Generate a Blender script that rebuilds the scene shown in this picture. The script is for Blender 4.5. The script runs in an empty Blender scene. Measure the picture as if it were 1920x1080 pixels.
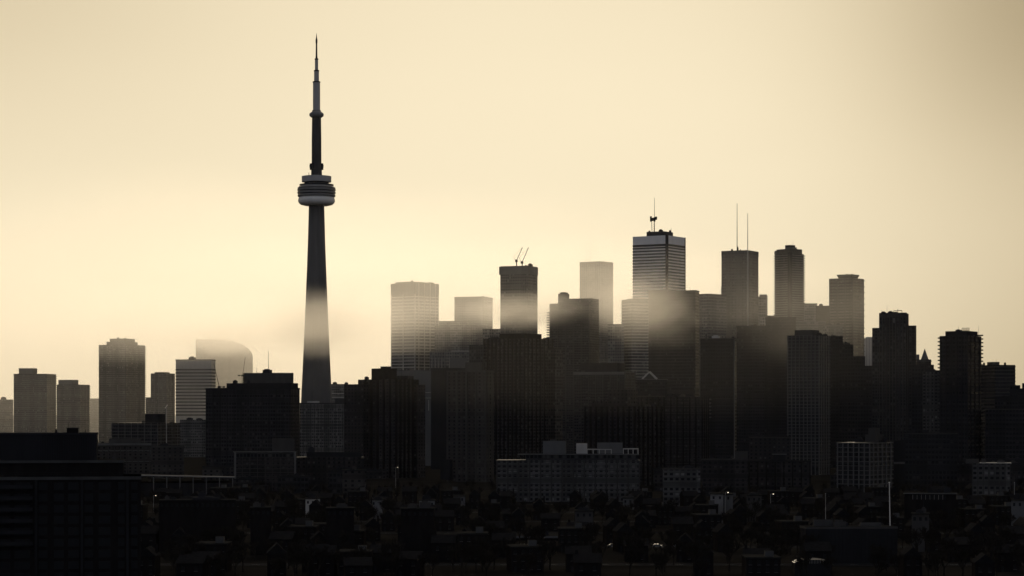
import bpy, bmesh, math, random
from mathutils import Vector, Matrix
R = math.radians
rnd = random.Random(7)
scene = bpy.context.scene
col = scene.collection

# ------------------------------------------------------------------ camera geometry
K = 0.448 / 1920.0        # slope of one photo pixel
H = 55.0                  # eye height, m
HOR = 773.0               # photo row of the horizon
def zat(py, Y): return H + (HOR - py) * K * Y
def xat(px, Y): return (px - 960.0) * K * Y

cam_d = bpy.data.cameras.new("camera"); cam = bpy.data.objects.new("camera", cam_d); col.objects.link(cam)
cam.location = (0, 0, H); cam.rotation_euler = (R(90), 0, 0)
cam_d.sensor_width = 36; cam_d.lens = 18 / 0.224; cam_d.shift_y = (HOR - 540) / 1920
cam_d.clip_start = 1; cam_d.clip_end = 40000
scene.camera = cam

# ------------------------------------------------------------------ materials
def new_mat(name):
    m = bpy.data.materials.new(name); m.use_nodes = True
    nt = m.node_tree; bs = nt.nodes["Principled BSDF"]
    return m, nt, bs
def math_node(nt, op, a, b=None, c=None, clamp=False):
    n = nt.nodes.new("ShaderNodeMath"); n.operation = op; n.use_clamp = clamp
    for i, v in enumerate((a, b, c)):
        if v is None: continue
        if isinstance(v, (int, float)): n.inputs[i].default_value = v
        else: nt.links.new(v, n.inputs[i])
    return n.outputs[0]
def mixc(nt, f, a, b):
    n = nt.nodes.new("ShaderNodeMix"); n.data_type = 'RGBA'
    for i, v in ((0, f), (6, a), (7, b)):
        if isinstance(v, tuple): n.inputs[i].default_value = v + (1,) if len(v) == 3 else v
        elif isinstance(v, (int, float)): n.inputs[i].default_value = v
        else: nt.links.new(v, n.inputs[i])
    return n.outputs[2]
def plain(name, c, rough=0.8, var=0.25, scale=0.15, metal=0.0, streak=True, dark_top=False):
    """matt surface with weathering: blotches and rain streaks in object space"""
    m, nt, bs = new_mat(name)
    tc = nt.nodes.new("ShaderNodeTexCoord"); mp = nt.nodes.new("ShaderNodeMapping")
    mp.inputs["Scale"].default_value = (1, 1, 0.25 if streak else 1)
    nt.links.new(tc.outputs["Object"], mp.inputs["Vector"])
    nz = nt.nodes.new("ShaderNodeTexNoise"); nz.inputs["Scale"].default_value = scale; nz.inputs["Detail"].default_value = 5
    nt.links.new(mp.outputs[0], nz.inputs["Vector"])
    lo = tuple(x * (1 - var) for x in c); hi = tuple(x * (1 + var) for x in c)
    f = math_node(nt, 'MULTIPLY_ADD', nz.outputs[0], 2.2, -0.6, True)
    c_ = mixc(nt, f, lo, hi)
    if dark_top:                                                          # flat tops painted dark: roofing tar, plus dimming of sky-lit ledges and units
        ge = nt.nodes.new("ShaderNodeNewGeometry"); gs = nt.nodes.new("ShaderNodeSeparateXYZ"); nt.links.new(ge.outputs["True Normal"], gs.inputs[0])
        c_ = mixc(nt, math_node(nt, 'GREATER_THAN', gs.outputs[2], 0.6), c_, (0.016, 0.016, 0.016))
    nt.links.new(c_, bs.inputs["Base Color"])
    bs.inputs["Roughness"].default_value = rough; bs.inputs["Metallic"].default_value = metal
    bs.inputs["Specular IOR Level"].default_value = 0.13 if rough < 0.6 else 0.0
    return m
def facade(name, wall, glass, fh=3.2, bay=3.4, ww=0.55, wh=0.5, rough=0.75, rnd_light=0.12, curtain=(0.16, 0.16, 0.15)):
    """window grid in facade metres (uv): wall between panes, every pane its own tone, a few with pale blinds"""
    m, nt, bs = new_mat(name)
    uv = nt.nodes.new("ShaderNodeUVMap"); sp = nt.nodes.new("ShaderNodeSeparateXYZ"); nt.links.new(uv.outputs[0], sp.inputs[0])
    u = math_node(nt, 'DIVIDE', sp.outputs[0], bay); v = math_node(nt, 'DIVIDE', sp.outputs[1], fh)
    fu = math_node(nt, 'FRACT', u); fv = math_node(nt, 'FRACT', v)
    mu = math_node(nt, 'LESS_THAN', math_node(nt, 'ABSOLUTE', math_node(nt, 'SUBTRACT', fu, 0.5)), ww / 2)
    mv = math_node(nt, 'LESS_THAN', math_node(nt, 'ABSOLUTE', math_node(nt, 'SUBTRACT', fv, 0.55)), wh / 2)
    mask = math_node(nt, 'MULTIPLY', mu, mv)
    cb = nt.nodes.new("ShaderNodeCombineXYZ")
    nt.links.new(math_node(nt, 'FLOOR', u), cb.inputs[0]); nt.links.new(math_node(nt, 'FLOOR', v), cb.inputs[1])
    wn = nt.nodes.new("ShaderNodeTexWhiteNoise"); wn.noise_dimensions = '2D'; nt.links.new(cb.outputs[0], wn.inputs["Vector"])
    blind = math_node(nt, 'GREATER_THAN', wn.outputs[0], 1 - rnd_light)
    g1 = mixc(nt, wn.outputs[0], tuple(x * 0.5 for x in glass), tuple(x * 1.4 for x in glass))
    g2 = mixc(nt, blind, g1, curtain)
    nz = nt.nodes.new("ShaderNodeTexNoise"); nz.inputs["Scale"].default_value = 0.09; nz.inputs["Detail"].default_value = 4
    nt.links.new(uv.outputs[0], nz.inputs["Vector"])
    f = math_node(nt, 'MULTIPLY_ADD', nz.outputs[0], 2.0, -0.5, True)
    w = mixc(nt, f, tuple(x * 0.75 for x in wall), tuple(x * 1.2 for x in wall))
    fn = nt.nodes.new("ShaderNodeTexWhiteNoise"); fn.noise_dimensions = '1D'; nt.links.new(math_node(nt, 'FLOOR', v), fn.inputs["W"])
    fcol = nt.nodes.new("ShaderNodeTexWhiteNoise"); fcol.noise_dimensions = '1D'; nt.links.new(math_node(nt, 'FLOOR', math_node(nt, 'DIVIDE', u, 3.0)), fcol.inputs["W"])
    tone = math_node(nt, 'MULTIPLY', math_node(nt, 'MULTIPLY_ADD', fn.outputs[0], 0.5, 0.75), math_node(nt, 'MULTIPLY_ADD', fcol.outputs[0], 0.5, 0.75))
    plant = math_node(nt, 'GREATER_THAN', fn.outputs[0], 0.06)      # now and then a blank plant floor
    mask = math_node(nt, 'MULTIPLY', mask, plant)
    tv = nt.nodes.new("ShaderNodeVectorMath"); tv.operation = 'SCALE'; nt.links.new(w, tv.inputs[0]); nt.links.new(tone, tv.inputs["Scale"])
    face = mixc(nt, mask, tv.outputs[0], g2)
    ge = nt.nodes.new("ShaderNodeNewGeometry"); gs = nt.nodes.new("ShaderNodeSeparateXYZ"); nt.links.new(ge.outputs["True Normal"], gs.inputs[0])
    flat = math_node(nt, 'GREATER_THAN', gs.outputs[2], 0.6)        # flat tops are tarred roofing
    nt.links.new(mixc(nt, flat, face, (0.016, 0.016, 0.016)), bs.inputs["Base Color"])
    rg = math_node(nt, 'MULTIPLY_ADD', mask, 0.22 - rough, rough)
    nt.links.new(rg, bs.inputs["Roughness"]); bs.inputs["Specular IOR Level"].default_value = 0.12
    return m

M = {}
M['concrete'] = plain("tower_concrete", (0.15, 0.142, 0.13), 0.85, 0.18, 0.08)
M['dark_concrete'] = plain("dark_concrete", (0.065, 0.064, 0.062), 0.85, dark_top=True)
M['steel'] = plain("dark_steel", (0.03, 0.03, 0.033), 0.8, 0.2)
M['pod_steel'] = plain("pod_cladding", (0.2, 0.193, 0.182), 0.45, 0.12)
M['white_paint'] = plain("white_radome", (0.84, 0.80, 0.72), 0.6, 0.06)
M['mast_paint'] = plain("mast_grey_paint", (0.46, 0.44, 0.41), 0.6, 0.1)
M['marble'] = plain("white_marble", (0.88, 0.84, 0.77), 0.6, 0.08)
M['pale'] = plain("pale_stone", (0.42, 0.40, 0.36), 0.75, 0.12)
M['grey'] = plain("grey_panel", (0.12, 0.118, 0.114), 0.7, 0.15, dark_top=True)
M['mid'] = plain("taupe_panel", (0.06, 0.057, 0.054), 0.75, 0.2, dark_top=True)
M['dark'] = plain("charcoal_panel", (0.024, 0.024, 0.026), 0.7, 0.2, dark_top=True)
M['roof'] = plain("roof_gravel", (0.02, 0.02, 0.02), 0.95, 0.3, 0.4, streak=False)
M['glass'] = plain("smoked_glass", (0.011, 0.0115, 0.013), 0.28, 0.35, 0.05)
M['black_glass'] = facade("black_curtain_wall", (0.03, 0.03, 0.032), (0.014, 0.014, 0.016), 3.9, 1.6, 0.8, 0.72, 0.45, 0.03, (0.05, 0.05, 0.05))
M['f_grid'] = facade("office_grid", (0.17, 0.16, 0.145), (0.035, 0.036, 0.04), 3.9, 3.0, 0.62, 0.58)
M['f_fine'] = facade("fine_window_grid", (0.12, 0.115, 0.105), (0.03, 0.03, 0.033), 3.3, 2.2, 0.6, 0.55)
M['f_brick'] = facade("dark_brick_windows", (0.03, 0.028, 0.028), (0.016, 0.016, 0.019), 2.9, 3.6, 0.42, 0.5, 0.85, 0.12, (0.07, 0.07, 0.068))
M['f_brown'] = facade("brown_brick_windows", (0.044, 0.040, 0.037), (0.014, 0.014, 0.016), 2.9, 4.4, 0.36, 0.5, 0.85, 0.08, (0.07, 0.068, 0.064))
M['f_condo'] = facade("condo_window_wall", (0.036, 0.035, 0.036), (0.016, 0.017, 0.02), 2.9, 2.5, 0.7, 0.66, 0.6, 0.16, (0.065, 0.065, 0.064))
M['f_pale'] = facade("pale_precast_windows", (0.08, 0.078, 0.075), (0.016, 0.016, 0.018), 2.9, 3.3, 0.55, 0.52, 0.8, 0.12)
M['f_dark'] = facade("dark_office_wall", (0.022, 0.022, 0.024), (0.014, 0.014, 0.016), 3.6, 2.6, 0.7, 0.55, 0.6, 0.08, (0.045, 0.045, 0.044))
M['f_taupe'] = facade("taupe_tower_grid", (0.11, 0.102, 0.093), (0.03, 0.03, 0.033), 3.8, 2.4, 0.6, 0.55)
M['brick'] = plain("sooty_brick", (0.015, 0.0135, 0.0135), 0.9, 0.3, 0.5, dark_top=True)
M['brick_light'] = plain("stucco_wall", (0.19, 0.185, 0.178), 0.9, 0.15, 0.5, dark_top=True)
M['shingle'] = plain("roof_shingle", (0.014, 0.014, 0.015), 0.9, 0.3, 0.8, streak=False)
M['metal_roof'] = plain("bright_metal_roof", (0.2, 0.195, 0.185), 0.7, 0.12, 0.3)
M['bark'] = plain("bark", (0.025, 0.022, 0.019), 0.95, 0.3, 2.0)
M['twig'] = plain("twig", (0.022, 0.0195, 0.017), 0.95, 0.3, 2.0)
M['paint_car'] = plain("car_paint", (0.12, 0.12, 0.125), 0.3, 0.1)
M['rubber'] = plain("rubber", (0.02, 0.02, 0.02), 0.9, 0.1)
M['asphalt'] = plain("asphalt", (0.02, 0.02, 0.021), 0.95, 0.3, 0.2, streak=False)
M['pavement'] = plain("pavement_concrete", (0.028, 0.0275, 0.027), 0.9, 0.2, 0.3, streak=False)
M['marking'] = plain("road_paint", (0.5, 0.5, 0.48), 0.8, 0.2, 0.6, streak=False)
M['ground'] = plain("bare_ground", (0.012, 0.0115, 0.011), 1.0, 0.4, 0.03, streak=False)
m, nt, bs = new_mat("lamp_glow"); bs.inputs["Emission Color"].default_value = (1, 0.86, 0.62, 1); bs.inputs["Emission Strength"].default_value = 1.6
M['lamp'] = m

# ------------------------------------------------------------------ mesh helpers
def link(name, me, mat, parent=None):
    o = bpy.data.objects.new(name, me)
    if mat is not None and not me.materials: me.materials.append(M[mat] if isinstance(mat, str) else mat)
    col.objects.link(o)
    if parent is not None: o.parent = parent
    return o
def tag(o, label=None, cat=None, group=None, kind=None):
    if label: o["label"] = label
    if cat: o["category"] = cat
    if group: o["group"] = group
    if kind: o["kind"] = kind
    return o
def empty(name, loc, rz=0.0):
    o = bpy.data.objects.new(name, None); o.empty_display_size = 2; col.objects.link(o)
    o.location = loc; o.rotation_euler = (0, 0, rz); return o
class MB:
    """collects faces, builds one mesh with metre uvs"""
    def __init__(s): s.v = []; s.f = []; s.uv = []
    def face(s, pts, uvs=None):
        i = len(s.v); s.v += [tuple(p) for p in pts]; s.f.append(tuple(range(i, i + len(pts))))
        s.uv.append(uvs if uvs else [(p[0], p[1]) for p in pts])
    def box(s, x0, x1, y0, y1, z0, z1):
        a, b = x1 - x0, y1 - y0
        def wall(p, q, u0):
            L = math.hypot(q[0] - p[0], q[1] - p[1])
            s.face([(p[0], p[1], z0), (q[0], q[1], z0), (q[0], q[1], z1), (p[0], p[1], z1)], [(u0, z0), (u0 + L, z0), (u0 + L, z1), (u0, z1)])
        wall((x0, y0), (x1, y0), 0); wall((x1, y0), (x1, y1), 100); wall((x1, y1), (x0, y1), 200); wall((x0, y1), (x0, y0), 300)
        s.face([(x0, y0, z1), (x1, y0, z1), (x1, y1, z1), (x0, y1, z1)], [(0, 0)] * 4)
        s.face([(x0, y1, z0), (x1, y1, z0), (x1, y0, z0), (x0, y0, z0)], [(0, 0)] * 4)
        return s
    def prism(s, pts, z0, z1, pts_top=None, caps=True):
        n = len(pts); t = pts_top or pts; u = 0
        for i in range(n):
            j = (i + 1) % n
            L = math.hypot(pts[j][0] - pts[i][0], pts[j][1] - pts[i][1])
            s.face([(*pts[i], z0), (*pts[j], z0), (*t[j], z1), (*t[i], z1)], [(u, z0), (u + L, z0), (u + L, z1), (u, z1)]); u += L
        if caps:
            s.face([(*p, z1) for p in t], [(0, 0)] * n); s.face([(*p, z0) for p in reversed(pts)], [(0, 0)] * n)
        return s
    def lathe(s, prof, n=40, cx=0, cy=0):
        for (r0, z0), (r1, z1) in zip(prof, prof[1:]):
            for i in range(n):
                a, b = 2 * math.pi * i / n, 2 * math.pi * (i + 1) / n
                P = [(cx + r0 * math.cos(a), cy + r0 * math.sin(a), z0), (cx + r0 * math.cos(b), cy + r0 * math.sin(b), z0),
                     (cx + r1 * math.cos(b), cy + r1 * math.sin(b), z1), (cx + r1 * math.cos(a), cy + r1 * math.sin(a), z1)]
                if r0 < 1e-4: P = [P[0], P[2], P[3]]
                elif r1 < 1e-4: P = [P[0], P[1], P[2]]
                s.face(P)
        return s
    def bar(s, p, q, r, n=6, r2=None):
        p, q = Vector(p), Vector(q); d = (q - p).normalized(); r2 = r if r2 is None else r2
        a = d.orthogonal().normalized(); b = d.cross(a)
        A = [p + (a * math.cos(2 * math.pi * i / n) + b * math.sin(2 * math.pi * i / n)) * r for i in range(n)]
        B = [q + (a * math.cos(2 * math.pi * i / n) + b * math.sin(2 * math.pi * i / n)) * r2 for i in range(n)]
        for i in range(n):
            j = (i + 1) % n; s.face([A[i], A[j], B[j], B[i]])
        s.face(list(reversed(A))); s.face(B)
        return s
    def mesh(s, name, smooth=False):
        me = bpy.data.meshes.new(name); me.from_pydata(s.v, [], s.f)
        ul = me.uv_layers.new(name="UVMap"); flat = []
        for u in s.uv:
            for p in u: flat += [p[0], p[1]]
        assert len(flat)==2*len(me.loops),(name,len(flat),len(me.loops))
        ul.data.foreach_set("uv", flat)
        if smooth:
            bm = bmesh.new(); bm.from_mesh(me); bmesh.ops.remove_doubles(bm, verts=bm.verts, dist=1e-4); bm.to_mesh(me); bm.free()
            me.shade_smooth() if hasattr(me, "shade_smooth") else None
            try: me.set_sharp_from_angle(angle=R(38))
            except Exception: pass
        me.update(); return me
    def build(s, name, mat, parent=None, smooth=False): return link(name, s.mesh(name, smooth), mat, parent)

# ------------------------------------------------------------------ building generator
class Bld:
    """a block placed by the photo columns of its left edge, near corner and right edge at distance Y"""
    def __init__(s, name, label, cat, L, Rr, top, Y, S=None, mat='f_grid', theta=None, depth=None, group=None, body='facade', build=True):
        kY = K * Y; s.Y = Y; s.L, s.R, s.top = L, Rr, top
        wA = ((S if S is not None else Rr) - L) * kY; wB = (Rr - S) * kY if S is not None else 0
        if S is None: th = 0.0; s.a = wA; s.b = depth or max(14, 0.75 * wA)
        else:
            th = math.atan2(wB, wA) if theta is None else R(theta)
            th = min(max(th, R(7)), R(83)); s.a = wA / math.cos(th); s.b = wB / math.sin(th)
        cpx = S if S is not None else Rr
        X = xat(cpx, Y); ph = math.atan2(X, Y)
        p = Vector((math.cos(ph), -math.sin(ph))); r = Vector((math.sin(ph), math.cos(ph)))
        ex = p * math.cos(th) - r * math.sin(th); ey = p * math.sin(th) + r * math.cos(th)
        c = Vector((X, Y)); org = c - ex * s.a          # local origin: left front corner
        ctr = org + ex * s.a / 2 + ey * s.b / 2
        s.th = th; s.kY = kY
        s.root = empty(name, (ctr.x, ctr.y, 0), math.atan2(ex.y, ex.x))
        tag(s.root, label, cat, group)
        s.z1 = zat(top, Y)
        s.x0, s.x1, s.y0, s.y1 = -s.a / 2, s.a / 2, -s.b / 2, s.b / 2
        if build:
            MB().box(s.x0, s.x1, s.y0, s.y1, 0, s.z1).build(body, mat, s.root)
    def z(s, py): return zat(py, s.Y)
    def span(s, L, Rr):
        """local rectangle whose outline spans photo columns L..R, scaled from the plan"""
        f = (Rr - L) / (s.R - s.L); d = ((L + Rr) / 2 - (s.L + s.R) / 2) * s.kY
        cx, cy = d * math.cos(s.th), d * math.sin(s.th)
        return cx - f * s.a / 2, cx + f * s.a / 2, cy - f * s.b / 2, cy + f * s.b / 2
    def box(s, name, L, Rr, top, bot, mat, front=0.0, dy=None):
        x0, x1, y0, y1 = s.span(L, Rr)
        if dy: y0, y1 = s.y0 + dy[0] * s.b, s.y0 + dy[1] * s.b
        y0 -= front
        z0 = s.z(bot) if bot is not None else 0
        MB().box(x0, x1, y0, y1, z0, s.z(top)).build(name, mat, s.root); return s
    def roof(s, L, Rr, top, mat='mid', bot=None, name='penthouse'):
        return s.box(name, L, Rr, top, s.top + (0 if bot is None else bot - s.top), mat)
    def wing(s, L, Rr, top, mat, front=0.4, name='wing'):
        return s.box(name, L, Rr, top, None, mat, front)
    def parapet(s, mat='mid', h=1.4, e=0.35):
        MB().box(s.x0 - e, s.x1 + e, s.y0 - e, s.y1 + e, s.z1 - h * 0.3, s.z1 + h * 0.7).build('parapet', mat, s.root); return s
    def bands(s, name, mat, pitch, h, e=0.25, z0=6, z1=None, off=0.0, rect=None):
        z1 = s.z1 - 2 if z1 is None else z1
        x0, x1, y0, y1 = rect or (s.x0, s.x1, s.y0, s.y1)
        me = MB().box(x0 - e, x1 + e, y0 - e, y1 + e, -h / 2, h / 2).mesh(name)
        me.materials.append(M[mat]); z = z1 - off; n = 0
        while z > z0 and n < 95:
            o = bpy.data.objects.new(name, me); col.objects.link(o); o.parent = s.root; o.location = (0, 0, z); z -= pitch; n += 1
        return s
    def piers(s, nA, nB, w=0.9, e=0.5, mat='mid', z0=0, z1=None, name='pier', skip_ends=False):
        z1 = s.z1 if z1 is None else z1
        if nA:
            me = MB().box(-w / 2, w / 2, -e, 0.3, z0, z1).mesh(name); me.materials.append(M[mat])
            for i in range(nA):
                o = bpy.data.objects.new(name, me); col.objects.link(o); o.parent = s.root
                o.location = (s.x0 + w / 2 + (s.a - w) * (i / max(1, nA - 1)), s.y0, 0)
        if nB:
            me = MB().box(-0.3, e, -w / 2, w / 2, z0, z1).mesh(name); me.materials.append(M[mat])
            for i in range(nB):
                o = bpy.data.objects.new(name, me); col.objects.link(o); o.parent = s.root
                o.location = (s.x1, s.y0 + w / 2 + (s.b - w) * ((i + (0.5 if nA else 0)) / max(1, nB - (0 if nA else 1))), 0)
        return s
    def balconies(s, side, mat='mid', pitch=3.0, w=1.7, z0=10, z1=None, f0=0.1, f1=0.75, h=1.0):
        z1 = s.z1 - 3 if z1 is None else z1
        if side == 'L': bx = (s.x0 - w, s.x0 + 0.1, s.y0 + f0 * s.b, s.y0 + f1 * s.b)
        elif side == 'R' and s.th < R(12): bx = (s.x1 - 0.1, s.x1 + w, s.y0 + f0 * s.b, s.y0 + f1 * s.b)
        elif side == 'R': bx = (s.x0 + f0 * s.a, s.x1 + 0.8, s.y1 - 0.1, s.y1 + w)
        else: bx = (s.x0 + f0 * s.a, s.x0 + f1 * s.a, s.y0 - w, s.y0 + 0.1)
        mb = MB().box(bx[0], bx[1], bx[2], bx[3], 0, h)
        me = mb.mesh('balcony'); me.materials.append(M[mat]); z = z1; n = 0
        while z > z0 and n < 48:
            o = bpy.data.objects.new('balcony', me); col.objects.link(o); o.parent = s.root; o.location = (0, 0, z); z -= pitch; n += 1
        return s
    def at(s, px, py, dy=0.0):
        d = (px - (s.L + s.R) / 2) * s.kY
        return Vector((d * math.cos(s.th), d * math.sin(s.th) + dy, s.z(py)))
    def mast(s, px, top, bot, r=0.35, mat='steel', name='mast'):
        p, q = s.at(px, bot), s.at(px, top); p.z -= 1
        MB().bar(p, q, r, 6, r * 0.5).build(name, mat, s.root); return s
    def units(s, spans, mat='steel', name='roof_unit'):
        """small plant on the roof: (left, right, top) with the roof (or bot) below"""
        for t in spans:
            L, Rr, top = t[:3]; bot = t[3] if len(t) > 3 else s.top
            d = ((L + Rr) / 2 - (s.L + s.R) / 2) * s.kY; w = (Rr - L) * s.kY
            cx, cy = d * math.cos(s.th), d * math.sin(s.th); z0 = s.z(bot) - 0.3; z1 = s.z(top)
            m = MB().box(cx - w / 2, cx + w / 2, cy - w / 2, cy + w / 2, z0, z0 + (z1 - z0) * 0.8)
            m.box(cx - w * 0.3, cx + w * 0.25, cy - w * 0.35, cy + w * 0.3, z0 + (z1 - z0) * 0.8, z1)
            m.build(name, mat, s.root)
        return s

class Roofed(Bld):
    """block whose roof also carries vents, fans and whips"""
    def __init__(s, *a, **k):
        super().__init__(*a, **k)
        if s.Y < 2700 and s.R - s.L > 24:
            q = random.Random(int(s.L * 7 + s.top))
            for i in range(q.choice((2, 3, 4))):
                w = q.uniform(1.5, 4.5) / s.kY; L = q.uniform(s.L + 4, s.R - 4 - w); s.units([(L, L + w, s.top - q.uniform(1.2, 3.2) / s.kY)], q.choice(('mid', 'dark', 'steel')), q.choice(('roof_vent', 'cooling_unit')))
            if q.random() < .6: px = q.uniform(s.L + 5, s.R - 5); s.mast(px, s.top - q.uniform(4, 9) / s.kY, s.top, 0.14, name='whip_aerial')
OT, CT, AB = 'office_tower', 'condo_tower', 'apartment_block'
B = Roofed

# ================================================================== THE OBSERVATION TOWER
TY = 3000.0
def tz(py): return zat(py, TY)
tw = empty('observation_tower', (xat(593.5, TY), TY, 0))
tag(tw, 'very tall slender concrete observation tower with round pod and needle antenna', 'tower')
def tri_plan(z):
    t = min(1.0, z / 330.0); core = 6.0 + 2.6 * (1 - t); rad = 10.4 + 15.5 * (1 - t) ** 1.25; hw = 2.3 + 0.9 * (1 - t); pts = []
    for a0 in (215, 335, 95):
        a = R(a0); d = (math.cos(a), math.sin(a)); n = (-d[1], d[0])
        b = R(a0 - 60); pts.append((math.cos(b) * core, math.sin(b) * core))
        c2 = core * 0.95
        pts.append((d[0] * c2 - n[0] * hw, d[1] * c2 - n[1] * hw))
        pts.append((d[0] * rad - n[0] * hw * 0.8, d[1] * rad - n[1] * hw * 0.8))
        pts.append((d[0] * rad + n[0] * hw * 0.8, d[1] * rad + n[1] * hw * 0.8))
        pts.append((d[0] * c2 + n[0] * hw, d[1] * c2 + n[1] * hw))
    return pts
mb = MB(); zs = [0, 40, 80, 120, 160, 200, 240, 280, 331]
for z0, z1 in zip(zs, zs[1:]): mb.prism(tri_plan(z0), z0, z1, tri_plan(z1), caps=(z1 == 331))
mb.build('shaft', 'concrete', tw)
T = lambda lst: [(r, tz(y)) for r, y in lst]
mb = MB().lathe(T([(8, 386), (16, 385.5), (20.5, 384), (23, 381), (24.2, 377.5), (24, 374), (23, 370.5), (21.2, 367.5), (12, 367.5)]), 56); mb.build('radome', 'white_paint', tw, True)
MB().lathe(T([(14, 369), (21.5, 369), (22.5, 366), (22.5, 346), (14, 345)]), 48).build('pod_core', 'glass', tw, True)
for y0, y1, r0, r1 in ((369.2, 365.2, 24.2, 24.9), (363.2, 359.6, 25.0, 25.2), (357.4, 354.2, 25.3, 25.2)):
    MB().lathe(T([(20, y0), (r0, y0), (r1, (y0 + y1) / 2), (r1 - 0.3, y1), (20, y1 - 0.6)]), 56).build('pod_ring', 'pod_steel', tw, True)
MB().lathe(T([(22, 354.6), (25.1, 352.6), (22.8, 349), (19.4, 346), (17.6, 344.6), (12, 344.4)]), 56).build('pod_shoulder', 'pod_steel', tw, True)
MB().lathe(T([(15.5, 346), (16.2, 339)]), 48).build('pod_recess', 'steel', tw, True)
MB().lathe(T([(12, 341.5), (19.3, 341.3), (19.4, 330.8), (18.4, 330.6), (18.4, 331.6), (0, 331.6)]), 56).build('pod_roof_drum', 'mast_paint', tw, True)
MB().lathe(T([(7.3, 333), (7.0, 319), (6.4, 305), (6.3, 260), (5.9, 219)]), 6).build('upper_shaft', 'dark_concrete', tw)
for a in (180, 0, 60, 240):
    d = Vector((math.cos(R(a)), math.sin(R(a)), 0)); c = d * 7.6
    z0, z1 = tz(318.5), tz(306.5); m_ = MB().box(c.x - 1.2, c.x + 1.2, c.y - 1.5, c.y + 1.5, z0, z1)
    m_.box(c.x - 0.6 + d.x, c.x + 0.6 + d.x, c.y - 1.0 + d.y, c.y + 1.0 + d.y, z0 + 3, z1 - 2); m_.build('microwave_housing', 'steel', tw)
MB().bar((-9.6, -3, tz(331.6)), (-9.8, -3, tz(324)), 0.35).build('rooftop_aerial', 'steel', tw)
MB().lathe(T([(5.6, 221), (7.4, 220), (9.2, 217.6), (9.5, 215.3), (9.2, 213), (7.4, 210.5), (6.2, 209.4), (5.6, 206.8), (4.8, 206.6)]), 40).build('sky_pod', 'pod_steel', tw, True)
sections = ((4.75, 207, 153.5), (3.25, 152, 132.4), (2.15, 131, 110.5))
for i, (r, y0, y1) in enumerate(sections):
    sec = MB().lathe(T([(r, y0), (r * 0.98, y1), (0.1, y1)]), 24).build('antenna_section', 'mast_paint', tw, True)
    MB().lathe(T([(0.1, y1 + 1.6), (r + 0.25, y1 + 1.6), (r + 0.3, y1 - 0.6), (0.1, y1 - 0.9)]), 24).build('collar', 'steel', sec, True)
MB().lathe(T([(1.5, 110), (1.15, 104), (0.95, 82), (1.25, 80), (1.3, 75), (0.8, 72), (0.45, 67), (0.12, 62)]), 12).build('antenna_spike', 'steel', tw, True)

# ================================================================== FAR LEFT, IN THE FOG
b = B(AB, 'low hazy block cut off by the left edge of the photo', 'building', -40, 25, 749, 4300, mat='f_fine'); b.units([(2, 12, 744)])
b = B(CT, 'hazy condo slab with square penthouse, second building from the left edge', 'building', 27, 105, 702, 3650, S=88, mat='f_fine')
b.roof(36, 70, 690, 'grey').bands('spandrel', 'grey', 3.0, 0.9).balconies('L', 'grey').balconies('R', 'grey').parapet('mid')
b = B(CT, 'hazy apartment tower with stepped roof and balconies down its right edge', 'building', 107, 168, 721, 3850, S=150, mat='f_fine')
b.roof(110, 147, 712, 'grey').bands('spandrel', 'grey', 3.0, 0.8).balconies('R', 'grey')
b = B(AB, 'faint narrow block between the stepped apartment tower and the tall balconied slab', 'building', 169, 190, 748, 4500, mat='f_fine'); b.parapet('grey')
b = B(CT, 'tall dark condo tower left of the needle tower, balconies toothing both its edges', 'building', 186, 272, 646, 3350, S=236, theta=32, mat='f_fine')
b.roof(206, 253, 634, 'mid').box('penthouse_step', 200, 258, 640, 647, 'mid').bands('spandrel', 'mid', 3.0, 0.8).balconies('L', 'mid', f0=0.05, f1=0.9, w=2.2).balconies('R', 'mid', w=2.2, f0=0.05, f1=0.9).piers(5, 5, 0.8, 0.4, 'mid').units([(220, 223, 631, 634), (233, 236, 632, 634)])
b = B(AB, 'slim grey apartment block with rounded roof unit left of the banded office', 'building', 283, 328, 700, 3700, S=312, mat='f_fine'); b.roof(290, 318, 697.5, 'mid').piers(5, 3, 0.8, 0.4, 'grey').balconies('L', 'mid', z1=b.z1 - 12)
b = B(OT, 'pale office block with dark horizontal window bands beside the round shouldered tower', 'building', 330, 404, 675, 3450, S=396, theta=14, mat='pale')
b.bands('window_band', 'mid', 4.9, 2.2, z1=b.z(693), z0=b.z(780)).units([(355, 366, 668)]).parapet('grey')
# tower with quarter-round shoulder
b = B(OT, 'pale foggy office tower with a rounded right shoulder', 'building', 368, 474, 637, 4800, mat='f_taupe', build=False)
prof = [(b.x0, 0), (b.x1, 0)] + [(b.x0 + (px - 368) * b.kY, b.z(py)) for px, py in ((474, 668), (471, 660), (465, 653), (455, 646), (441, 641), (420, 637.5), (400, 636))]
prof.append((b.x0, b.z1)); mb = MB(); n = len(prof)
for i in range(n):
    j = (i + 1) % n; mb.face([(prof[i][0], b.y0, prof[i][1]), (prof[i][0], b.y1, prof[i][1]), (prof[j][0], b.y1, prof[j][1]), (prof[j][0], b.y0, prof[j][1])], [(0, prof[i][1]), (40, prof[i][1]), (40, prof[j][1]), (0, prof[j][1])])
mb.face([(x, b.y0, z) for x, z in prof], [(x, z) for x, z in prof]); mb.face([(x, b.y1, z) for x, z in reversed(prof)], [(x, z) for x, z in reversed(prof)])
mb.build('facade', 'f_taupe', b.root); b.piers(9, 0, 1.0, 0.5, 'grey', z1=b.z(668)).mast(383, 615, 638, 0.6)

b = B(AB, 'thin sliver of a hazy block touching the right side of the tall balconied slab', 'building', 273, 284, 746, 3900, mat='f_fine'); b.parapet('grey')
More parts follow.
